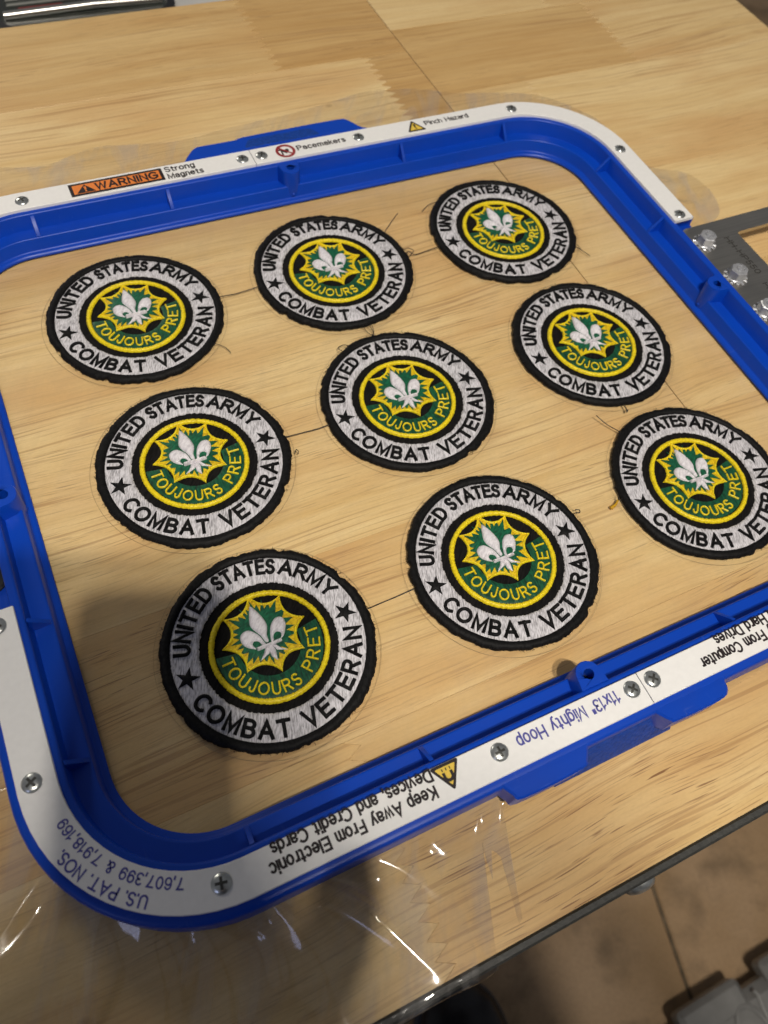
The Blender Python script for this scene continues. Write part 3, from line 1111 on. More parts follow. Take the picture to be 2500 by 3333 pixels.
# far right strip: no-pacemaker sign, Pacemakers, pinch triangle, Pinch Hazard
cx_, cy_ = 0.045, 3.965
heart = [(cx_ + .052 * (16 * sin(a) ** 3) / 16, cy_ + .05 * (13 * cos(a) - 5 * cos(2 * a) - 2 * cos(3 * a) - cos(4 * a)) / 15) for a in [2 * pi * k / 28 for k in range(28)]]
print_part('heart_mark', [flat(heart, ZP), text_line('1', cx_ - .080, cx_ - .055, cy_ - .06, .12, ZP, .2)], 'ink', fr)
sl = Vector((.7, -.7)).normalized()
print_part('prohibition_ring', [ringflat(cx_, cy_, .094, .132, ZP + .0008),
           flat([(cx_ - .08, cy_ + .062), (cx_ - .062, cy_ + .08), (cx_ + .08, cy_ - .062), (cx_ + .062, cy_ - .08)], ZP + .0014)], 'red_ink', fr)
print_part('lettering', [text_line('Pacemakers', 0.215, 0.890, 3.935, 0.082, ZP, 0.22, gap=.27)], 'ink', fr)
print_part('lettering', [text_line('Pinch Hazard', 2.115, 2.79, 3.952, 0.080, ZP, 0.20, gap=.24)], 'ink', fr)
tri = round_poly([(1.80, 3.865), (2.085, 3.865), (1.945, 4.10)], .03, 3)
tri2 = round_poly([(1.845, 3.892), (2.04, 3.892), (1.945, 4.05)], .015, 3)
print_part('hazard_border', [flat(tri, ZP)], 'ink', fr)
print_part('hazard_field', [flat(tri2, ZP + .0008)], 'yellow_ink', fr)
print_part('hazard_mark', [flat([(1.934, 3.94), (1.956, 3.94), (1.962, 4.012), (1.928, 4.012)], ZP + .0016), ringflat(1.945, 3.918, 0, .013, ZP + .0016, 10)], 'ink', fr)
# near left strip (turned round)
print_part('lettering', [text_line('Keep Away From Electronic', -1.775, -3.175, -3.955, 0.090, ZP, 0.215, True, gap=.25),
                         text_line('Devices, and Credit Cards', -1.755, -3.12, -3.822, 0.090, ZP, 0.215, True, gap=.25)], 'ink', nl)
print_part('lettering', [text_line('11x13" Mighty Hoop', 0.075, -0.955, -3.885, 0.100, ZP, 0.165, True, gap=.25)], 'blue_ink', nl)
CXc, CYc = -sx_, -sy_
print_part('lettering', [text_arc('U.S. PAT. NOS.', CXc, CYc, -124.5, -156.0, 1.285, 0.082, ZP, 0.175, True, gap=.28),
                         text_arc('7,607,399 & 7,918,169', CXc, CYc, -113.5, -163.5, 1.150, 0.076, ZP, 0.165, True, gap=.28)], 'blue_ink', nl)
tri = round_poly([(-1.485, -3.825), (-1.755, -3.825), (-1.62, -4.055)], .03, 3)
tri2 = round_poly([(-1.525, -3.850), (-1.715, -3.850), (-1.62, -4.010)], .015, 3)
print_part('hazard_border', [flat(tri, ZP)], 'ink', nl)
print_part('hazard_field', [flat(tri2, ZP + .0008)], 'yellow_ink', nl)
print_part('magnet_mark', [ringflat(-1.62, -3.93, .022, .048, ZP + .0016, 14, pi, 2 * pi),
                           flat([(-1.668, -3.895), (-1.642, -3.895), (-1.642, -3.93), (-1.668, -3.93)], ZP + .0016),
                           flat([(-1.598, -3.895), (-1.572, -3.895), (-1.572, -3.93), (-1.598, -3.93)], ZP + .0016),
                           flat([(-1.66, -3.862), (-1.65, -3.862), (-1.65, -3.885), (-1.66, -3.885)], ZP + .0016),
                           flat([(-1.625, -3.862), (-1.615, -3.862), (-1.615, -3.885), (-1.625, -3.885)], ZP + .0016),
                           flat([(-1.59, -3.862), (-1.58, -3.862), (-1.58, -3.885), (-1.59, -3.885)], ZP + .0016)], 'ink', nl)
# near right strip
print_part('lettering', [text_line('Keep Away From Computer', 2.33, 0.975, -3.955, 0.090, ZP, 0.215, True, gap=.25),
                         text_line('and Hard Drives', 2.06, 1.235, -3.822, 0.090, ZP, 0.215, True, gap=.25)], 'ink', nr)


# screws: domed heads with a dark cross laid on as recess shade
def cross_recess(r, wd, z):
    a = wd / 2
    pl = [(a, a), (a, r), (-a, r), (-a, a), (-r, a), (-r, -a), (-a, -a), (-a, -r), (a, -r), (a, -a), (r, -a), (r, a)]
    pl = [(x * cos(.3) - y * sin(.3), x * sin(.3) + y * cos(.3)) for x, y in pl]
    return pl


def screw_meshes():
    R_ = 0.0805
    prof = [(R_ * sin(a), 0.448 + 0.030 * cos(a)) for a in [pi / 2 * k / 9 for k in range(10)]]
    prof += [(R_ * 1.0, 0.442)]
    V, F = lathe(prof[1:], 28)
    top = len(V)
    V.append((0, 0, prof[0][1]))
    F += [(top, k, (k + 1) % 28) for k in range(28)]
    head = smooth_angle(fix_normals(mesh_of('screw_head', V, F, 'zinc')), 50)
    pl = cross_recess(.046, .022, 0)
    V = [(x, y, 0.448 + 0.030 * math.sqrt(max(0, 1 - (x * x + y * y) / R_ ** 2)) + .0015) for x, y in pl] + [(0, 0, 0.4798)]
    n = len(pl)
    F = [(k, (k + 1) % n, n) for k in range(n)]
    return head, mesh_of('cross_recess', V, F, 'recess')


head_me, rec_me = screw_meshes()
for k, (x, y) in enumerate([(-3.27, 3.965), (-0.545, 3.965), (-0.285, 3.965), (1.09, 3.965), (3.50, 3.955), (4.575, 2.69), (4.58, 1.25),
                            (-3.54, -3.93), (-1.14, -3.935), (0.225, -3.935), (0.455, -3.93), (3.5, -3.95), (4.58, -2.68), (4.58, -1.27),
                            (-4.62, -2.67), (-4.60, -1.29), (-4.58, 1.27), (-4.58, 2.69)]):
    o = obj('screw', head_me, hoop, (x, y, 0), random.uniform(0, 3))
    obj('recess', rec_me, o)

# steel bracket at the right side
outer = round_poly([(4.525, 1.085), (4.525, -1.085), (8.6, -1.085), (8.6, 1.105)], .12, 6)
winp = round_poly([(5.295, 0.805), (5.295, -0.80), (7.6, -0.80), (7.6, 0.815)], .05, 4)


def holed(outer, hole_, z0, z1):
    """flat plate with one hole: strips between the two outlines via triangulated fill"""
    n, h = len(outer), len(hole_)
    tri = tessellate_polygon([[Vector((x, y, 0)) for x, y in outer], [Vector((x, y, 0)) for x, y in hole_]])
    P2 = outer + hole_
    V = [(x, y, z1) for x, y in P2] + [(x, y, z0) for x, y in P2]
    N = n + h
    F = [tuple(t) for t in tri] + [tuple(i + N for i in t)[::-1] for t in tri]
    F += [(k, (k + 1) % n, N + (k + 1) % n, N + k) for k in range(n)]
    F += [(n + k, n + (k + 1) % h, N + n + (k + 1) % h, N + n + k) for k in range(h)]
    return V, F


br = hpart('bracket', holed(outer, winp, 0.274, 0.330), 'steel', deg=30)


def etched(s, x, y0, y1, cap, z):
    ky = (y0 - y1) / line_width(s, .26)
    xx = 0
    parts = []
    for ch in s:
        if ch != ' ':
            parts += put_glyph(ch, lambda px, py, xx=xx: (x + py * cap, y0 - (xx + px) * ky), .15 * cap, 0, z, False)
        xx += gwidth(ch) + .26
    return join(parts)


print_part('lettering', [etched('HH-HP550', 5.035, 0.76, 0.06, 0.085, 0.3306), etched('HH-13', 4.99, -0.12, -0.55, 0.07, 0.3306)], 'etch', br)
hexv = [(0.116 * cos(pi / 3 * k + .2), 0.116 * sin(pi / 3 * k + .2)) for k in range(6)]
for (x, y) in ((4.70, 0.765), (4.705, 0.10), (4.675, -0.535)):
    nut = hpart('nut', prism(hexv, 0.36, 0.47, 0.014), 'zinc_bright', deg=20)
    nut.location = Vector((x, y, 0)) * U
    nut.rotation_euler.z = random.uniform(0, 1)
    V, F = lathe([(0.098, 0.471), (0.062, 0.478), (0.058, 0.44), (0.052, 0.43), (0.048, 0.475), (0.035, 0.492), (0.0, 0.494)], 20)
    obj('stud', fix_normals(smooth_angle(mesh_of('stud', V, F, 'zinc_bright'), 40)), nut)
    parts = [lathe([(0.05, 0.352), (0.105, 0.356), (0.118, 0.345), (0.118, 0.333)], 24)]
    for k in range(12):
        a = 2 * pi * k / 12
        vv, ff = box(0.108, 0.158, -0.017, 0.017, 0.331, 0.350, .006)
        vv = [(v[0] * cos(a) - v[1] * sin(a), v[0] * sin(a) + v[1] * cos(a), v[2] + (v[0] - .108) * -.05 + .006 * (k % 2)) for v in vv]
        parts.append((vv, ff))
    V, F = join(parts)
    obj('tooth_washer', fix_normals(mesh_of('tooth_washer', V, F, 'zinc_bright')), nut)
# fixing at the left side, just inside the frame
V, F = lathe([(0.06, 0.275), (0.06, 0.30), (0.115, 0.305), (0.135, 0.290), (0.135, 0.271)], 28, -4.585, -0.745)
hpart('rubber_ring', (V, F), 'black_plastic')
V, F = lathe([(0.0, 0.31), (0.05, 0.308), (0.075, 0.295), (0.075, 0.28)], 20, -4.585, -0.745)
hpart('stud', (V, F), 'zinc_bright')

# ------------------------------------------------------------------ film clamped in the hoop
film = thing('plastic_film', 'clear plastic film clamped in the blue hoop with wrinkled edges spilling onto the wood', 'film')
pts = [at(S_END * k / 160, 0.30) for k in range(160)]
V = [(x, y, 0.0) for x, y in pts]
obj('stretched_sheet', mesh_of('stretched_sheet', V, [tuple(range(160))], 'film'), film)


def fnoise(x, y, s, o=0.0):
    return noise.noise(Vector((x * s + o, y * s - o, o * 1.7)))


outl = [(4.85, 0.9), (5.35, 1.30), (5.80, 1.55), (5.95, 2.05), (5.78, 2.45), (5.35, 2.75), (5.25, 3.3), (5.2, 4.0), (4.7, 4.7), (3.9, 5.05), (3.3, 5.2), (2.55, 5.52), (1.9, 5.58),
        (1.1, 5.42), (0.4, 5.36), (-0.3, 5.30), (-1.0, 5.22), (-1.7, 5.32), (-2.2, 5.38), (-2.9, 5.2), (-4.0, 5.4), (-5.6, 5.0), (-6.2, 3.5), (-6.0, 1.5), (-6.3, 0),
        (-6.1, -1.5), (-6.3, -3.0), (-6.2, -4.4), (-5.6, -5.0), (-4.6, -5.15), (-3.9, -5.1), (-3.2, -5.5), (-2.75, -5.85), (-2.2, -5.80), (-1.7, -5.62), (-1.45, -5.1), (-1.55, -4.7),
        (-1.42, -4.42), (-1.0, -4.30), (-0.2, -4.29), (1.0, -4.29), (1.8, -4.25), (2.8, -4.3), (3.8, -4.6), (4.6, -4.3), (5.2, -3.4), (5.0, -2.2), (4.88, -1.2), (4.85, 0)]
outl = smooth_curve(outl, 12, True)
# by angle about the hoop centre
ang_r = sorted((atan2(y, x), x, y) for x, y in outl)


def outline_at(a):
    lo, hi = 0, len(ang_r) - 1
    if a <= ang_r[0][0] or a >= ang_r[-1][0]:
        p, q = ang_r[-1], ang_r[0]
        t = ((a - p[0]) % (2 * pi)) / max(1e-6, (q[0] - p[0]) % (2 * pi))
    else:
        while hi - lo > 1:
            mid = (lo + hi) // 2
            if ang_r[mid][0] <= a: lo = mid
            else: hi = mid
        p, q = ang_r[lo], ang_r[hi]
        t = (a - p[0]) / max(1e-6, q[0] - p[0])
    return p[1] + (q[1] - p[1]) * t, p[2] + (q[2] - p[2]) * t


# folds: (start, end, height, half width); they run down from the hoop to the bench
FOLDS = [((-2.90, -4.20), (-2.12, -5.22), .15, .055), ((-3.20, -4.25), (-2.95, -5.40), .10, .10), ((-3.75, -4.15), (-3.80, -5.00), .10, .09),
         ((-4.10, -4.02), (-4.40, -4.90), .09, .07), ((-4.42, -3.75), (-5.10, -4.60), .10, .10), ((-4.75, -3.30), (-5.70, -3.70), .09, .08),
         ((-4.85, -2.60), (-6.00, -2.50), .08, .10), ((-2.45, -4.22), (-1.75, -4.75), .06, .08), ((-2.1, -4.20), (-1.60, -4.40), .05, .05),
         ((-3.45, -4.22), (-3.30, -4.75), .06, .035), ((-3.95, -4.10), (-4.05, -4.60), .06, .04),
         ((-2.55, 4.25), (-1.75, 4.85), .12, .10), ((-2.1, 4.25), (-0.6, 5.05), .10, .13), ((-0.7, 4.55), (1.2, 5.15), .09, .15), ((1.3, 4.30), (2.0, 5.40), .10, .08),
         ((1.9, 4.25), (3.2, 5.10), .10, .10), ((2.7, 4.25), (3.9, 4.85), .09, .12), ((3.6, 4.20), (4.6, 4.60), .09, .08), ((4.1, 3.95), (5.0, 4.1), .08, .10),
         ((4.55, 3.40), (5.2, 3.2), .08, .06), ((4.85, 2.40), (5.75, 2.2), .13, .12), ((4.85, 1.9), (5.85, 1.75), .10, .07), ((-3.4, 4.2), (-3.9, 5.0), .10, .12), ((-3.0, 4.25), (-2.5, 5.1), .07, .06)]


def fold_z(x, y):
    h = 0.0
    for (ax, ay), (bx, by), hh, wd in FOLDS:
        dx, dy = bx - ax, by - ay
        L2 = dx * dx + dy * dy
        t = ((x - ax) * dx + (y - ay) * dy) / L2
        if t < -.15 or t > 1.05:
            continue
        d = ((x - ax) * -dy + (y - ay) * dx) / math.sqrt(L2) + .05 * sin(5 * t + ax)
        wv = wd * (1 + .8 * max(0, t))
        u = abs(d) / wv
        if u < 3:
            v = hh * (1 - max(0, t)) ** .8 if t < 1 else 0
            v *= math.exp(-u * u * .9) + .35 * math.exp(-u * 1.2)
            h = max(h, v)
    return h


NS, NR = 900, 46
V, F = [], []
for i in range(NS):
    s = S_END * i / NS
    x0, y0 = at(s, 0.695)
    x1, y1 = outline_at(atan2(y0, x0))
    if hypot(x1, y1) < hypot(x0, y0) + .03:
        k = (hypot(x0, y0) + .03) / hypot(x1, y1)
        x1 *= k; y1 *= k
    reach = hypot(x1 - x0, y1 - y0)
    for j in range(NR):
        t = j / (NR - 1)
        rag = 1 + 0.03 * fnoise(x0 * 2, y0 * 2, 1.3, 3.3)
        x = x0 + (x1 - x0) * t * rag; y = y0 + (y1 - y0) * t * rag
        lift = 0.085 * max(0, 1 - t * reach / 0.30) ** 2
        env = min(1, reach / .5) * (1 - t) ** .5
        n2 = fnoise(x, y, 1.2, 4.2)
        n3 = fnoise(x, y, 3.1, 1.7)
        z = ZT + 0.006 + max(lift, env * fold_z(x, y)) + min(1, reach / .5) * (0.022 * max(0, n2) + 0.008 * max(0, n3))
        z = max(z, ZT + .005)
        if y < -5.29:        # hangs over the front edge
            e = -5.29 - y
            y = -5.335 - 0.05 * (1 - math.exp(-e * 4)) - .02 * max(0, n3)
            z = ZT + .01 - e * .95
        V.append((x, y, z))
for i in range(NS):
    k = (i + 1) % NS
    for j in range(NR - 1):
        F.append((i * NR + j, i * NR + j + 1, k * NR + j + 1, k * NR + j))
lo_me = mesh_of('loose_edge', V, F, 'film_loose', True)
obj('loose_edge', lo_me, film)
# ------------------------------------------------------------------ embroidered patches


def ribbed_ring(prof, n, jr, jz, wob=None, seed=1):
    """ring of satin stitches: profile [(r,z)] swept with stitch-wise jitter"""
    rnd = random.Random(seed)
    V, F = [], []
    P = len(prof)
    for k in range(n):
        a = 2 * pi * k / n
        dr = rnd.uniform(-jr, jr) + (wob(a) if wob else 0)
        dz = rnd.uniform(-jz, jz) + (jz if k % 2 else -jz)
        for q, (r, z) in enumerate(prof):
            e = 1 if 0 < q < P - 1 else 0
            f = q / (P - 1)
            rr = r + dr * (f if wob else (1 if f > .5 else -1))
            V.append((rr * cos(a), rr * sin(a), z + dz * e * (1 if z > .01 else 0)))
    for k in range(n):
        j = (k + 1) % n
        for q in range(P - 1):
            F.append((k * P + q, k * P + q + 1, j * P + q + 1, j * P + q))
    return V, F


def annulus_poly(r0, r1, a0, a1, n=40):
    o = [(r1 * cos(radians(a0 + (a1 - a0) * k / n)), r1 * sin(radians(a0 + (a1 - a0) * k / n))) for k in range(n + 1)]
    i = [(r0 * cos(radians(a1 + (a0 - a1) * k / n)), r0 * sin(radians(a1 + (a0 - a1) * k / n))) for k in range(n + 1)]
    return o + i


def star_poly(cx, cy, ro, ri, n, a0, jag=0.0, rnd=None):
    P = []
    for k in range(2 * n):
        a = radians(a0) + pi * k / n
        r = (ro if k % 2 == 0 else ri) * (1 + (rnd.uniform(-jag, jag) if rnd else 0))
        P.append((cx + r * cos(a), cy + r * sin(a)))
    return P


BCX, BCY = -0.002, 0.128          # middle of the sunburst
z_base = 0.012
PM = {}
rndp = random.Random(11)


def pm(name, VF, mat, deg=None, normals=False):
    me = mesh_of(name, VF[0], VF[1], mat)
    if normals:
        fix_normals(me)
    if deg:
        smooth_angle(me, deg)
    return me


# three merrowed borders with different frayed outlines
borders = []
for sd_ in (1, 2, 3):
    rr = random.Random(sd_)
    ph = [rr.uniform(0, 6.28) for _ in range(6)]
    nick = [(rr.uniform(0, 6.28), rr.uniform(.012, .03), rr.uniform(.03, .08)) for _ in range(7)]

    def wob(a, ph=ph, nick=nick):
        v = .007 * sin(3 * a + ph[0]) + .005 * sin(7 * a + ph[1]) + .004 * sin(17 * a + ph[2]) + .003 * sin(41 * a + ph[3])
        for c, d, w_ in nick:
            t = abs((a - c + pi) % (2 * pi) - pi) / w_
            if t < 1:
                v -= d * (1 - t) ** .6
        return v - .004
    prof = [(0.896, 0.020), (0.905, 0.040), (0.922, 0.052), (0.945, 0.057), (0.968, 0.052), (0.988, 0.038), (1.0, 0.018), (1.0, 0.0)]
    me = mesh_of('border', *ribbed_ring(prof, 330, .0045, .0022, wob, sd_), 'black_thread', True)
    borders.append(fix_normals(me))
# fuzz round the edge
fuzzes = []
for sd_ in (5, 6, 7):
    rr = random.Random(sd_)
    parts = []
    for _ in range(260):
        a = rr.uniform(0, 2 * pi)
        r = rr.uniform(.975, 1.0)
        L = rr.uniform(.012, .034)
        da = rr.uniform(-1.2, 1.2)
        p0 = Vector((r * cos(a), r * sin(a), rr.uniform(.004, .045)))
        p1 = p0 + Vector((cos(a + da), sin(a + da), rr.uniform(-.4, .5))) * L
        p1.z = max(p1.z, .002)
        sd2 = Vector((-sin(a + da), cos(a + da), 0)) * .0028
        v = [tuple(p0 - sd2), tuple(p0 + sd2), tuple(p1), (p0.x, p0.y, p0.z + .004)]
        parts.append((v, [(0, 1, 2), (1, 3, 2), (3, 0, 2)]))
    fuzzes.append(mesh_of('edge_fuzz', *join(parts), 'stray'))

V, F = lathe([(0.0, z_base), (0.40, z_base), (0.652, z_base), (0.905, 0.0135), (0.90, 0.002), (0.0, 0.002)], 96)
PM['base'] = fix_normals(mesh_of('base', V, F, 'black_twill'))
prof = [(0.640, 0.012), (0.647, 0.026), (0.668, 0.031), (0.78, 0.033), (0.885, 0.031), (0.902, 0.026), (0.908, 0.012)]
PM['text_band'] = fix_normals(mesh_of('text_band', *ribbed_ring(prof, 300, .0065, .0012, None, 4), 'white_thread', True))
prof = [(0.506, 0.012), (0.509, 0.030), (0.519, 0.040), (0.531, 0.043), (0.543, 0.039), (0.554, 0.030), (0.558, 0.012)]
PM['emblem_ring'] = fix_normals(mesh_of('emblem_ring', *ribbed_ring(prof, 300, .0035, .0028, None, 5), 'yellow_thread', True))
ban = annulus_poly(0.290, 0.502, -187.5, 9.5, 60)
ban = [p for p in ban]
PM['motto_band'] = smooth_angle(mesh_of('motto_band', *puff(ban, z_base, .013, .03, .028, .6, .0012), 'green_thread'), 60)
# sunburst: eight points with hollow sides
sun = []
for k in range(8):
    a = radians(92 + 45 * k + 1.5 * sin(k * 2.1))
    tip = Vector((BCX + .405 * cos(a), BCY + .405 * sin(a)))
    a2 = radians(92 + 45 * (k + 1) + 1.5 * sin((k + 1) * 2.1))
    tip2 = Vector((BCX + .405 * cos(a2), BCY + .405 * sin(a2)))
    am = (a + a2) / 2
    ctrl = Vector((BCX + .225 * cos(am), BCY + .225 * sin(am)))
    for q in range(8):
        t = q / 8
        p = tip * (1 - t) ** 2 + ctrl * 2 * t * (1 - t) + tip2 * t * t
        sun.append((p.x, p.y))
PM['sunburst'] = smooth_angle(mesh_of('sunburst', *puff(sun, z_base, .012, .03, .026, .6, .0012), 'gold_fill'), 60)
# its raised outline
n = len(sun)
cv = Vector((BCX, BCY))
V, F = [], []
prof = [(-.004, .0), (.0, .020), (.012, .027), (.022, .022), (.026, .008)]
P = len(prof)
NN = n * 4
for k in range(NN):
    i = k // 4
    t = (k % 4) / 4
    p = Vector(sun[i]).lerp(Vector(sun[(i + 1) % n]), t)
    dirn = (cv - p).normalized()
    j = rndp.uniform(-.002, .002); jz = rndp.uniform(-.003, .003)
    for d, z in prof:
        q = p + dirn * (d + (j if d > .02 or d < 0 else 0))
        V.append((q.x, q.y, z_base + z + (jz if z > .01 else 0)))
for k in range(NN):
    j = (k + 1) % NN
    for q in range(P - 1):
        F.append((k * P + q, j * P + q, j * P + q + 1, k * P + q + 1))
PM['sunburst_outline'] = fix_normals(mesh_of('sunburst_outline', V, F, 'yellow_thread', True))
# green leaf burst under the fleur
tips = [(-0.020, 0.457), (0.030, 0.40), (0.086, 0.430), (0.13, 0.375), (0.205, 0.375), (0.249, 0.270), (0.285, 0.165), (0.27, 0.09), (0.262, 0.02), (0.226, -0.086), (0.14, -0.09), (0.103, -0.143), (0.03, -0.150), (-0.023, -0.173), (-0.08, -0.14),
        (-0.136, -0.125), (-0.19, -0.10), (-0.235, -0.075), (-0.262, 0.019), (-0.27, 0.07), (-0.306, 0.124), (-0.27, 0.19), (-0.273, 0.249), (-0.250, 0.361), (-0.16, 0.35), (-0.127, 0.417), (-0.075, 0.395)]
leaf = []
for k in range(len(tips)):
    a = Vector(tips[k]); b = Vector(tips[(k + 1) % len(tips)])
    leaf.append(tuple(cv + (a - cv) * 1.07))
    mm = (a + b) / 2
    mm = cv + (mm - cv) * rndp.uniform(.72, .86)
    leaf.append(tuple(mm))
leaf = leaf[::-1] if sum(leaf[i][0] * leaf[(i + 1) % len(leaf)][1] - leaf[(i + 1) % len(leaf)][0] * leaf[i][1] for i in range(len(leaf))) < 0 else leaf
PM['leaf_burst'] = smooth_angle(mesh_of('leaf_burst', *puff(leaf, z_base + .012, .012, .03, .026, .5, .0015), 'leaf_thread'), 60)
# fleur de lis
fl_parts = []


def ccw(p):
    return p if sum(p[i][0] * p[(i + 1) % len(p)][1] - p[(i + 1) % len(p)][0] * p[i][1] for i in range(len(p))) > 0 else p[::-1]


cpet = [(-0.031, 0.425), (-0.071, 0.345), (-0.100, 0.248), (-0.083, 0.185), (-0.045, 0.112), (-0.024, 0.035), (0.006, 0.035), (0.012, 0.100), (0.037, 0.154), (0.048, 0.200), (0.039, 0.267), (0.014, 0.345)]
lpet = [(-0.232, 0.150), (-0.215, 0.185), (-0.175, 0.207), (-0.129, 0.203), (-0.088, 0.165), (-0.055, 0.115), (-0.040, 0.058), (-0.030, 0.008), (-0.060, 0.006), (-0.077, 0.056), (-0.106, 0.078), (-0.128, 0.078), (-0.145, 0.050), (-0.128, 0.004), (-0.160, 0.018), (-0.200, 0.050), (-0.228, 0.095)]
rpet = [(0.185, 0.222), (0.142, 0.224), (0.102, 0.197), (0.070, 0.155), (0.045, 0.100), (0.026, 0.022), (0.052, 0.022), (0.062, 0.058), (0.085, 0.086), (0.111, 0.090), (0.136, 0.072), (0.136, 0.041), (0.118, 0.015), (0.152, 0.028), (0.192, 0.085), (0.216, 0.140), (0.214, 0.195)]
lft = [(-0.045, -0.012), (-0.010, -0.020), (-0.030, -0.080), (-0.135, -0.120), (-0.088, -0.075)]
cft = [(-0.026, -0.015), (0.022, -0.015), (0.034, -0.075), (0.016, -0.172), (-0.022, -0.120)]
rft = [(0.020, -0.014), (0.050, -0.018), (0.085, -0.070), (0.138, -0.112), (0.045, -0.078)]
for pl, h in ((cpet, .040), (lpet, .034), (rpet, .034)):
    fl_parts.append(puff(ccw(smooth_curve(pl, 3, True)), z_base + .018, h, .055, .016, .25, .0010))
for pl in (lft, cft, rft):
    fl_parts.append(puff(ccw(pl), z_base + .018, .028, .03, .016, .3, .001))
bar = [(-0.122, 0.014), (-0.124, -0.016), (-0.112, -0.022), (0.118, -0.016), (0.124, -0.004), (0.118, 0.014), (0.0, 0.010)]
fl_parts.append(puff(ccw(bar), z_base + .022, .046, .018, .012, .3, .0008))
PM['fleur_de_lis'] = smooth_angle(mesh_of('fleur_de_lis', *join(fl_parts), 'fleur_thread'), 60)
# lettering
zl = 0.028
args = dict(wd=.265, h=.026)
letters = [text_arc('UNITED', 0, 0, 161.5, 118.8, .729, .132, zl, outward=True, gap=.40, **args),
           text_arc('STATES', 0, 0, 106.6, 67.6, .729, .132, zl, outward=True, gap=.32, **args),
           text_arc('ARMY', 0, 0, 56.5, 22.5, .729, .132, zl, outward=True, gap=.34, **args),
           text_arc('COMBAT', 0, 0, -160.0, -102.4, .858, .138, zl, outward=False, gap=.36, **args),
           text_arc('VETERAN', 0, 0, -84.0, -15.2, .850, .138, zl, outward=False, gap=.38, **args)]
PM['lettering'] = mesh_of('lettering', *join(letters), 'black_thread', True)
args = dict(wd=.17, h=.018)
letters = [text_arc('TOUJOURS', 0, 0, -176.5, -74.5, .462, .106, .023, outward=False, gap=.36, **args),
           text_arc('PRET', 0, 0, -50.5, -0.5, .462, .106, .023, outward=False, gap=.40, **args)]
PM['motto_lettering'] = mesh_of('lettering', *join(letters), 'yellow_thread')
stl = puff(star_poly(0, 0, .115, .044, 5, 54), .030, .020, .03, .018, .3, .001)
PM['star'] = smooth_angle(mesh_of('star', *stl, 'black_thread'), 60)


def ring_tube(r, rt, z, n=120, m_=5, wob=0.0):
    V, F = [], []
    for k in range(n):
        a = 2 * pi * k / n
        rr = r + wob * sin(2 * a + 1) + wob * .6 * sin(5 * a)
        for q in range(m_):
            b = 2 * pi * q / m_
            V.append(((rr + rt * cos(b)) * cos(a), (rr + rt * cos(b)) * sin(a), z + rt * sin(b)))
    for k in range(n):
        j = (k + 1) % n
        for q in range(m_):
            p = (q + 1) % m_
            F.append((k * m_ + q, j * m_ + q, j * m_ + p, k * m_ + p))
    return V, F


PM['cut'] = mesh_of('cut_line', *ring_tube(1.040, .0016, .0008, wob=.004), 'cut', True)

spots = [
    (-2.489, 2.195, 1.001, 'round embroidered veteran patch in the far left corner, nearest the orange WARNING box'),
    (-0.010, 2.167, 1.004, 'round embroidered veteran patch in the middle of the far row, below the pacemaker sign'),
    (2.466, 2.159, 1.006, 'round embroidered veteran patch in the far right corner, smallest in view, beside the curved strip'),
    (-2.503, 0.004, 1.004, 'round embroidered veteran patch in the middle of the left column, beside the left blue wall'),
    (-0.024, -0.002, 0.998, 'round embroidered veteran patch at the centre of the hoop, with patches on all sides'),
    (2.525, 0.004, 1.003, 'round embroidered veteran patch in the middle of the right column, left of the steel bracket'),
    (-2.506, -2.169, 0.996, 'round embroidered veteran patch partly in shadow, nearest the blue patent numbers'),
    (-0.007, -2.204, 0.998, 'round embroidered veteran patch in the middle of the near row, above the size marking'),
    (2.559, -2.173, 1.004, 'round embroidered veteran patch cut off by the right edge beside a gold thread end'),
]
for i, (x, y, r, label) in enumerate(spots):
    root = thing('embroidered_patch', label, 'patch', (x, y, 0.002), 'round embroidered veteran patches in the hoop')
    root.scale = (r, r, 1)
    root.rotation_euler.z = radians([0.4, -0.6, 0.3, 0.0, -0.4, 0.5, 0.2, -0.3, 0.4][i])
    obj('border', borders[i % 3], root, rz=[0, 1.3, 4.0, 2.2, 5.1, 0.7, 3.3, 2.9, 5.8][i])
    f_ = obj('edge_fuzz', fuzzes[(i + 1) % 3], root, rz=i * 1.1)
    f_['kind'] = 'stuff'
    obj('base', PM['base'], root)
    obj('text_band', PM['text_band'], root)
    obj('emblem_ring', PM['emblem_ring'], root)
    mb = obj('motto_band', PM['motto_band'], root)
    obj('lettering', PM['motto_lettering'], mb)
    sb = obj('sunburst', PM['sunburst'], root)
    obj('outline', PM['sunburst_outline'], sb)
    obj('leaf_burst', PM['leaf_burst'], root)
    obj('fleur_de_lis', PM['fleur_de_lis'], root)
    obj('lettering', PM['lettering'], root)
    obj('star', PM['star'], root, (-0.785, -0.022, 0), 0.15)
    obj('star', PM['star'], root, (0.770, 0.030, 0), -0.1)
    jr = random.Random(40 + i)
    for ch in root.children_recursive:
        ch['seed'] = i * 0.37
        if ch.name.split('.')[0] in ('sunburst', 'leaf_burst', 'fleur_de_lis', 'motto_band', 'emblem_ring', 'lettering', 'star'):
            ch.location.x += jr.uniform(-.004, .004) * U
            ch.location.y += jr.uniform(-.004, .004) * U
            ch.rotation_euler.z += radians(jr.uniform(-.8, .8))
            ch.scale = (1 + jr.uniform(-.008, .008), 1 + jr.uniform(-.008, .008), 1)
    c = obj('cut_line', PM['cut'], film, (x - .008, y - .012, 0), i * .9)
    c.scale = (r, r, 1)

# ------------------------------------------------------------------ loose threads
TZ = .012


def thread(pts, label, mat='stray', r=.0055, n=6, name='loose_thread'):
    P = smooth_curve(pts, n)
    V, F = tube(P, r, 5)
    o = obj(name, mesh_of(name, V, F, mat, True))
    return tag(o, label, 'thread', 'stray threads between the patches')


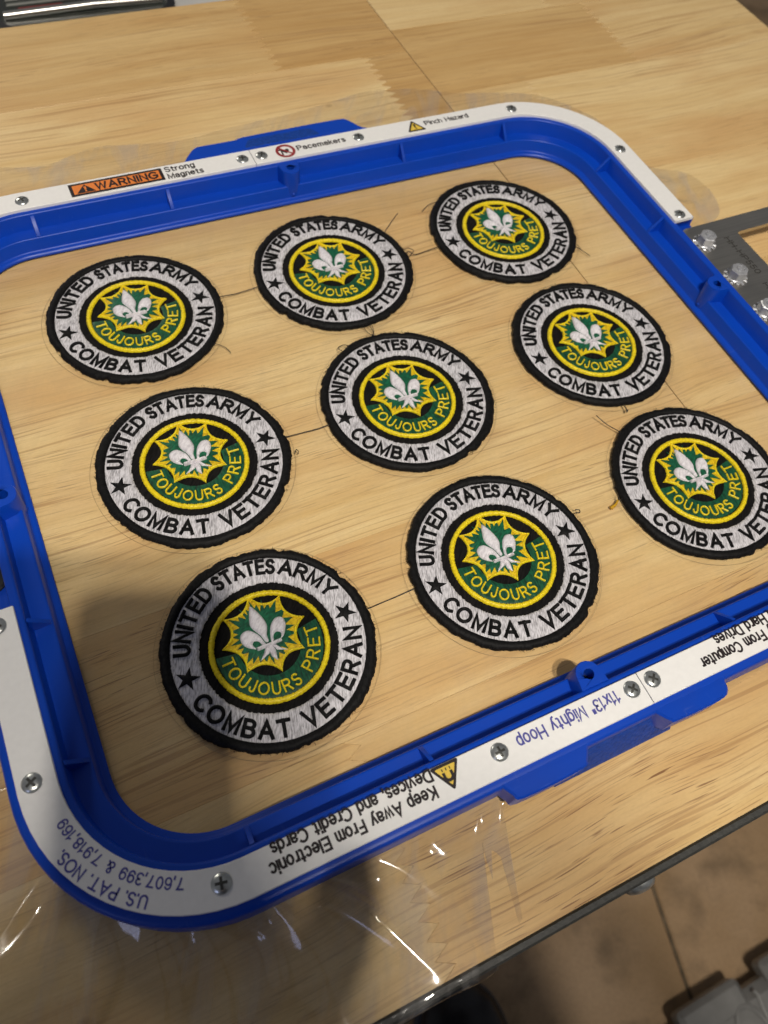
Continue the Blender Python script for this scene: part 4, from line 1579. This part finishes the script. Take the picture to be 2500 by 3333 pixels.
thread([(-1.50, 2.165, .03), (-1.30, 2.170, TZ), (-1.15, 2.18, TZ), (-1.0, 2.178, .03)], 'straight black jump thread between the two leftmost patches of the far row')
thread([(-1.52, -0.03, .03), (-1.35, -0.028, .014), (-1.15, -0.04, .016), (-1.0, -0.04, .03)], 'straight black jump thread joining the centre patch to the left column')
thread([(-1.51, -2.19, .03), (-1.35, -2.178, TZ), (-1.15, -2.172, TZ), (-1.0, -2.17, .03)], 'straight black jump thread between the shaded patch and the near middle patch')
thread([(0.97, 2.11, .03), (1.03, 2.16, .03), (1.10, 2.10, TZ), (1.25, 2.11, TZ), (1.47, 2.12, .03)], 'black jump thread between the two rightmost patches of the far row')
thread([(0.99, 2.07, .03), (1.09, 2.13, .05), (1.05, 2.22, .03), (0.97, 2.20, .03)], 'small looped black thread tuft right of the far middle patch', r=.0045)
thread([(0.90, 2.60, .03), (1.03, 2.70, .06), (1.18, 2.81, .09)], 'black thread end sticking up from the far middle patch top right', r=.005)
thread([(-0.06, 1.20, .03), (-0.045, 1.06, .02), (0.0, 0.985, .04), (0.015, 1.10, .04), (-0.02, 1.2, .03)], 'tangled black thread loop between the far middle and centre patches', r=.004)
thread([(0.05, 1.18, .03), (0.03, 1.05, .03), (-0.03, 0.97, .04)], 'short black thread beside the loop above the centre patch', r=.004)
thread([(-0.46, 0.875, .05), (-0.49, 0.93, .05), (-0.41, 0.96, .04), (-0.36, 0.92, .05), (-0.40, 0.88, .05)], 'curled black thread knot on the upper left edge of the centre patch', r=.005)
thread([(1.90, -1.02, .07), (1.98, -1.16, .03), (2.07, -1.32, .04)], 'black thread end pointing away from the patch at the right edge', r=.0055)
thread([(3.20, 1.62, .03), (3.27, 1.52, .02), (3.33, 1.41, TZ), (3.36, 1.33, TZ)], 'black thread tail trailing right of the far right patch', r=.0045)
thread([(3.24, 1.66, .03), (3.29, 1.60, .02), (3.31, 1.48, TZ)], 'short black thread whisker at the right edge of the far right patch', r=.0038)
thread([(1.56, 2.82, .02), (1.70, 2.90, .03), (1.82, 2.92, .03)], 'black thread whisker left of the far right patch', r=.0045)
thread([(-1.82, 1.50, .03), (-1.76, 1.47, .02), (-1.69, 1.40, TZ), (-1.66, 1.31, TZ)], 'thin black thread whisker below right of the far left patch', r=.0035)
thread([(2.33, -0.98, .03), (2.33, -1.04, .03), (2.30, -1.09, .04), (2.34, -1.06, .03)], 'short black thread stub under the middle patch of the right column', r=.007)
thread([(-1.50, -0.27, .04), (-1.475, -0.235, .05), (-1.46, -0.265, .05), (-1.475, -0.29, .04)], 'tiny black thread curl on the right edge of the left column middle patch', r=.0045)
thread([(0.985, -2.03, .04), (1.02, -2.05, .05), (1.035, -2.02, .05), (1.0, -2.0, .045)], 'tiny black thread curl on the right edge of the near middle patch', r=.0055)
thread([(1.56, -2.03, .03), (1.52, -2.06, .05), (1.54, -2.09, .04), (1.58, -2.06, .03)], 'looped black thread at the left edge of the cut off patch', r=.004)
V, F = tube(smooth_curve([(1.53, -2.06, .03), (1.47, -2.10, .018), (1.40, -2.115, TZ)], 5), .016, 6, lambda t: .5 + .9 * t)
tag(obj('loose_thread', mesh_of('loose_thread', V, F, 'stray_gold', True)), 'frayed gold thread end left of the cut off patch', 'thread', 'stray threads between the patches')

# ------------------------------------------------------------------ grey case below the bench, bottom right
ZC = -20.7
case = thing('equipment_case', 'grey plastic equipment case with raised lettering standing below the bench edge', 'case', (13.0, -15.0, -22.0))


def cpart(name, VF, mat='case', deg=30, parent=None):
    V = [(v[0] - 13.0, v[1] + 15.0, v[2] + 22.0) for v in VF[0]]
    me = mesh_of(name, V, VF[1], mat)
    fix_normals(me)
    smooth_angle(me, deg)
    return obj(name, me, parent or case)


yb = -10.81
cpart('lid', prism(round_poly([(4.6, yb - 9), (23.0, yb - 9), (23.0, yb - .44), (4.6, yb - .44)], .7, 6), ZC - .8, ZC, .30))
cpart('body', prism(round_poly([(4.9, yb - 8.7), (22.6, yb - 8.7), (22.6, yb - .7), (4.9, yb - .7)], .7, 6), -22, ZC - .8, .05))
cpart('lip', prism(round_poly([(7.12, yb - .95), (9.52, yb - .95), (9.52, yb), (7.12, yb)], .17, 5), ZC - .55, ZC + .05, .16))
cpart('lip', prism(round_poly([(10.47, yb - .95), (14.0, yb - .95), (14.0, yb), (10.47, yb)], .17, 5), ZC - .55, ZC + .05, .16))
# raised lettering on the lid
o_path = [(9.16 + .53 * cos(a), yb - 1.72 + 1.0 * sin(a), ZC + .01) for a in [2 * pi * k / 32 for k in range(33)]]
cpart('raised_letter', tube(o_path, .08, 8))
cpart('raised_letter', tube([(9.80, yb - .53, ZC), (9.88, yb - .72, ZC), (9.80, yb - 1.06, ZC), (9.75, yb - 1.86, ZC), (9.6, yb - 2.07, ZC)], .07, 8))
cpart('raised_letter', tube([(10.4, yb - 1.6, ZC), (11.0, yb - 1.6, ZC), (10.6, yb - 2.75, ZC)], .07, 8))

# ------------------------------------------------------------------ black shoe on the floor
shoe = thing('shoe', 'black shoe toe on the tiles just below the front edge of the bench', 'shoe', (1.05, -7.15, ZF))
prof_y = [(-0.1, 0.35, .55), (.25, .95, .95), (.8, 1.25, 1.15), (1.6, 1.36, 1.35), (2.6, 1.28, 1.7), (3.6, 1.12, 2.2), (4.8, 1.05, 2.6), (6.2, 1.08, 2.7), (6.9, .9, 2.6), (7.15, .45, 2.3)]
V, F = [], []
NA = 20
for (d, hw, h) in prof_y:
    for k in range(NA):
        a = 2 * pi * k / NA
        V.append((hw * cos(a), -d, .25 + h * .5 + h * .5 * sin(a)))
for i in range(len(prof_y) - 1):
    for k in range(NA):
        j = (k + 1) % NA
        F.append((i * NA + k, i * NA + j, (i + 1) * NA + j, (i + 1) * NA + k))
F.append(tuple(range(NA)))
F.append(tuple(range((len(prof_y) - 1) * NA, len(prof_y) * NA))[::-1])
rot_ = radians(-6)


def srot(V):
    return [(v[0] * cos(rot_) - v[1] * sin(rot_), v[0] * sin(rot_) + v[1] * cos(rot_), v[2]) for v in V]


obj('upper', fix_normals(mesh_of('upper', srot(V), F, 'shoe', True)), shoe)
sole = [(hw * 1.10, -d) for d, hw, h in prof_y] + [(-hw * 1.10, -d) for d, hw, h in prof_y[::-1]]
V, F = prism(smooth_curve(ccw(sole), 3, True), 0, .42, .08)
obj('sole', smooth_angle(fix_normals(mesh_of('sole', srot(V), F, 'sole')), 40), shoe)

# ------------------------------------------------------------------ appliance behind the bench, top left
app = thing('appliance', 'pale grey appliance with a dark rounded window and bright steel bar behind the bench', 'appliance', (-1.4, 11.0, -22))


def apart(name, VF, mat, deg=30):
    V = [(v[0] + 1.4, v[1] - 11.0, v[2] + 22) for v in VF[0]]
    me = fix_normals(mesh_of(name, V, VF[1], mat))
    smooth_angle(me, deg)
    return obj(name, me, app)


def yz(VF):      # lay an x-y outline up as a front at constant y
    return VF


ZA = -0.32
apart('housing', prism(round_poly([(-8, 8.72), (3.2, 8.72), (3.2, 14), (-8, 14)], .3, 4), -22, ZA, .12), 'housing')
frame_out = round_poly([(-2.80, 8.82), (0.10, 8.82), (0.10, 11.6), (-2.80, 11.6)], .42, 8)
frame_in = round_poly([(-2.68, 8.93), (-0.02, 8.93), (-0.02, 11.44), (-2.68, 11.44)], .34, 8)
apart('window_frame', holed(frame_out, frame_in, ZA - .05, ZA + .07), 'black_plastic')
apart('dark_window', prism(frame_in, ZA - .05, ZA + .02), 'dark_glass')
apart('steel_bar', tube([(-2.60, 9.30, ZA + .06), (-1.2, 9.29, ZA + .08), (-0.10, 9.25, ZA + .06)], .062, 12), 'chrome', 60)
apart('red_strip', box(-2.35, -1.65, 9.44, 9.52, ZA + .02, ZA + .05, .01), 'red')
for k in range(5):
    apart('louvre', box(-2.5, -0.2, 9.62 + .15 * k, 9.69 + .15 * k, ZA + .02, ZA + .05, .015), 'louvre')

# ------------------------------------------------------------------ photographer's phone and hand (they throw the shadow on the near left)
ph = thing('smartphone', 'black smartphone held over the bench to take the picture', 'phone')
pr = round_poly([(0.92, 0.44), (0.92, -3.22), (-0.92, -3.22), (-0.92, 0.44)], .24, 6)
V, F = prism(ccw(pr), 0.05, 0.25, .02)
UPV = -DOWN


def phv(v, dx=0.0):
    q = CPOS + RIGHT * (v[0] + dx) + UPV * v[1] - FWD * v[2]
    return tuple(q)


me = smooth_angle(fix_normals(mesh_of('body', [phv(v) for v in V], F, 'phone')), 30)
obj('body', me, ph)
V, F = lathe([(0.07, 0.045), (0.09, 0.03), (0.11, 0.03), (0.125, 0.055)], 20)
obj('lens_ring', fix_normals(mesh_of('lens_ring', [phv(v) for v in V], F, 'zinc')), ph)

person = thing('person', 'photographer in a dark shirt leaning in from the front edge and holding up a phone', 'person')


def skin_chain(joints, edges, radii, mat, name, sub=1):
    me = bpy.data.meshes.new(name)
    me.from_pydata([Vector(phv(j, 1.05)) * U for j in joints], edges, [])
    o = bpy.data.objects.new(name, me)
    COL.objects.link(o)
    sk = o.modifiers.new('skin', 'SKIN')
    sk.use_smooth_shade = True
    for i, r in enumerate(radii):
        me.skin_vertices[0].data[i].radius = (r * U, r * U)
        me.skin_vertices[0].data[i].use_root = i == 0
    ss = o.modifiers.new('sub', 'SUBSURF'); ss.levels = sub; ss.render_levels = sub
    dg = bpy.context.evaluated_depsgraph_get()
    m2 = bpy.data.meshes.new_from_object(o.evaluated_get(dg))
    bpy.data.objects.remove(o)
    m2.materials.clear(); m2.materials.append(M[mat])
    return obj(name, m2, person)


J = [(-0.6, -3.9, .55), (-0.62, -3.0, .62), (-0.2, -2.75, .60), (-0.5, -2.2, .60)]     # wrist, palm
E_ = [(0, 1), (1, 2), (1, 3)]
Rd = [.62, .62, .45, .42]
for (bx, by, L) in ((-0.9, -2.0, .9), (-0.92, -2.45, 1.0), (-0.92, -2.9, .95), (-0.88, -3.3, .8)):
    k = len(J)
    J += [(bx - .35, by, .55), (bx - .78, by + .02, .30), (bx - .82, by + .03, -.05), (bx - .45, by + .04, -.17)]
    E_ += [(1 if by < -2.4 else 3, k), (k, k + 1), (k + 1, k + 2), (k + 2, k + 3)]
    Rd += [.23, .21, .19, .16]
k = len(J)
J += [(0.30, -2.45, .50), (0.66, -1.95, .34), (0.62, -1.50, .20)]
E_ += [(2, k), (k, k + 1), (k + 1, k + 2)]
Rd += [.27, .24, .20]
skin_chain(J, E_, Rd, 'skin', 'hand')


def body_chain(joints, edges, radii, mat, name, sub=2, squash=None):
    me = bpy.data.meshes.new(name)
    me.from_pydata([Vector(j) * U for j in joints], edges, [])
    o = bpy.data.objects.new(name, me)
    COL.objects.link(o)
    o.modifiers.new('skin', 'SKIN').use_smooth_shade = True
    for i, r in enumerate(radii):
        rx, ry = r if isinstance(r, tuple) else (r, r)
        me.skin_vertices[0].data[i].radius = (rx * U, ry * U)
        me.skin_vertices[0].data[i].use_root = i == 0
    ss = o.modifiers.new('sub', 'SUBSURF'); ss.levels = sub; ss.render_levels = sub
    dg = bpy.context.evaluated_depsgraph_get()
    m2 = bpy.data.meshes.new_from_object(o.evaluated_get(dg))
    bpy.data.objects.remove(o)
    m2.materials.clear(); m2.materials.append(M[mat])
    return obj(name, m2, person)


wr = phv((-0.6, -3.85, .55), 1.05)
BX, BY = -4.1, -13.2
J = [(BX, BY, 0.5), (BX, BY, 5.0), (BX, BY - .3, 9.5), (BX, BY - .2, 13.2), (BX, BY + .1, 14.8),
     (BX + 3.9, BY - .3, 12.6), (BX + 3.9, BY - .4, 5.2), tuple(wr),
     (BX - 4.2, BY - .1, 12.9), (BX - 5.2, BY + .2, 5.6), (BX - 5.0, BY + 1.5, -0.8)]
E_ = [(0, 1), (1, 2), (2, 3), (3, 4), (3, 5), (5, 6), (6, 7), (3, 8), (8, 9), (9, 10)]
body_chain(J, E_, [3.4, 3.3, 3.5, 2.6, 1.35, 1.5, 1.1, .72, 1.5, 1.1, .75], 'sleeve', 'shirt')
J = [(BX, BY, 1.0), (BX + 2.1, BY, -1.5), (BX + 2.2, BY + .3, -11), (BX + 2.3, BY - .2, -20.6), (BX - 2.1, BY, -1.5), (BX - 2.2, BY + .3, -11), (BX - 2.3, BY - .2, -20.6)]
body_chain(J, [(0, 1), (1, 2), (2, 3), (0, 4), (4, 5), (5, 6)], [3.3, 2.2, 1.55, 1.15, 2.2, 1.55, 1.15], 'trousers', 'trousers')
# head looking down at the bench
hv, hf = lathe([(0.02, -2.9), (0.9, -2.75), (1.45, -2.2), (1.75, -1.2), (1.9, 0.0), (1.95, 1.0), (1.75, 2.0), (1.2, 2.7), (.5, 3.0), (0.02, 3.05)], 24)


def headpt(v):
    x, y, z = v
    y *= 1.2
    if abs(x) < .55 and y > 1.2 and -.9 < z < .7:
        y += .45 * (1 - abs(x) / .55) * (1 - abs(z + .2) / .9)
    a = radians(-38)
    return (BX + x, BY + .9 + y * cos(a) + z * .35, 17.6 + y * sin(a) * .8 + z)


me = fix_normals(mesh_of('head', [headpt(v) for v in hv], hf, 'skin', True))
hd = obj('head', me, person)
hv2 = [(x * 1.05, y * 1.05 - .12, z * 1.04 + .05) for x, y, z in hv]
keep = [f for f in hf if sum(hv2[i][2] for i in f) / len(f) > (1.2 if sum(hv2[i][1] for i in f) / len(f) > .5 else -.8)]
obj('hair', mesh_of('hair', [headpt(v) for v in hv2], keep, 'hair', True), hd)
for sx in (-1, 1):
    V, F = lathe([(0.0, .12), (.14, .08), (.18, 0.0)], 12)
    V = [(sx * .68 + v[0], 1.62 + v[2], .15 + v[1]) for v in V]
    obj('eye', fix_normals(mesh_of('eye', [headpt(v) for v in V], F, 'fleur_thread', True)), hd)
    V, F = lathe([(0.0, .16), (.3, .12), (.42, 0.0), (.3, -.1)], 12)
    V = [(sx * (1.93 + v[2]), v[0] * .8, v[1] * 1.5) for v in V]
    obj('ear', fix_normals(mesh_of('ear', [headpt(v) for v in V], F, 'skin', True)), hd)
V, F = box(-.5, .5, 1.93, 2.12, -1.42, -1.26, .05)
obj('mouth', mesh_of('mouth', [headpt(v) for v in V], F, 'lips'), hd)
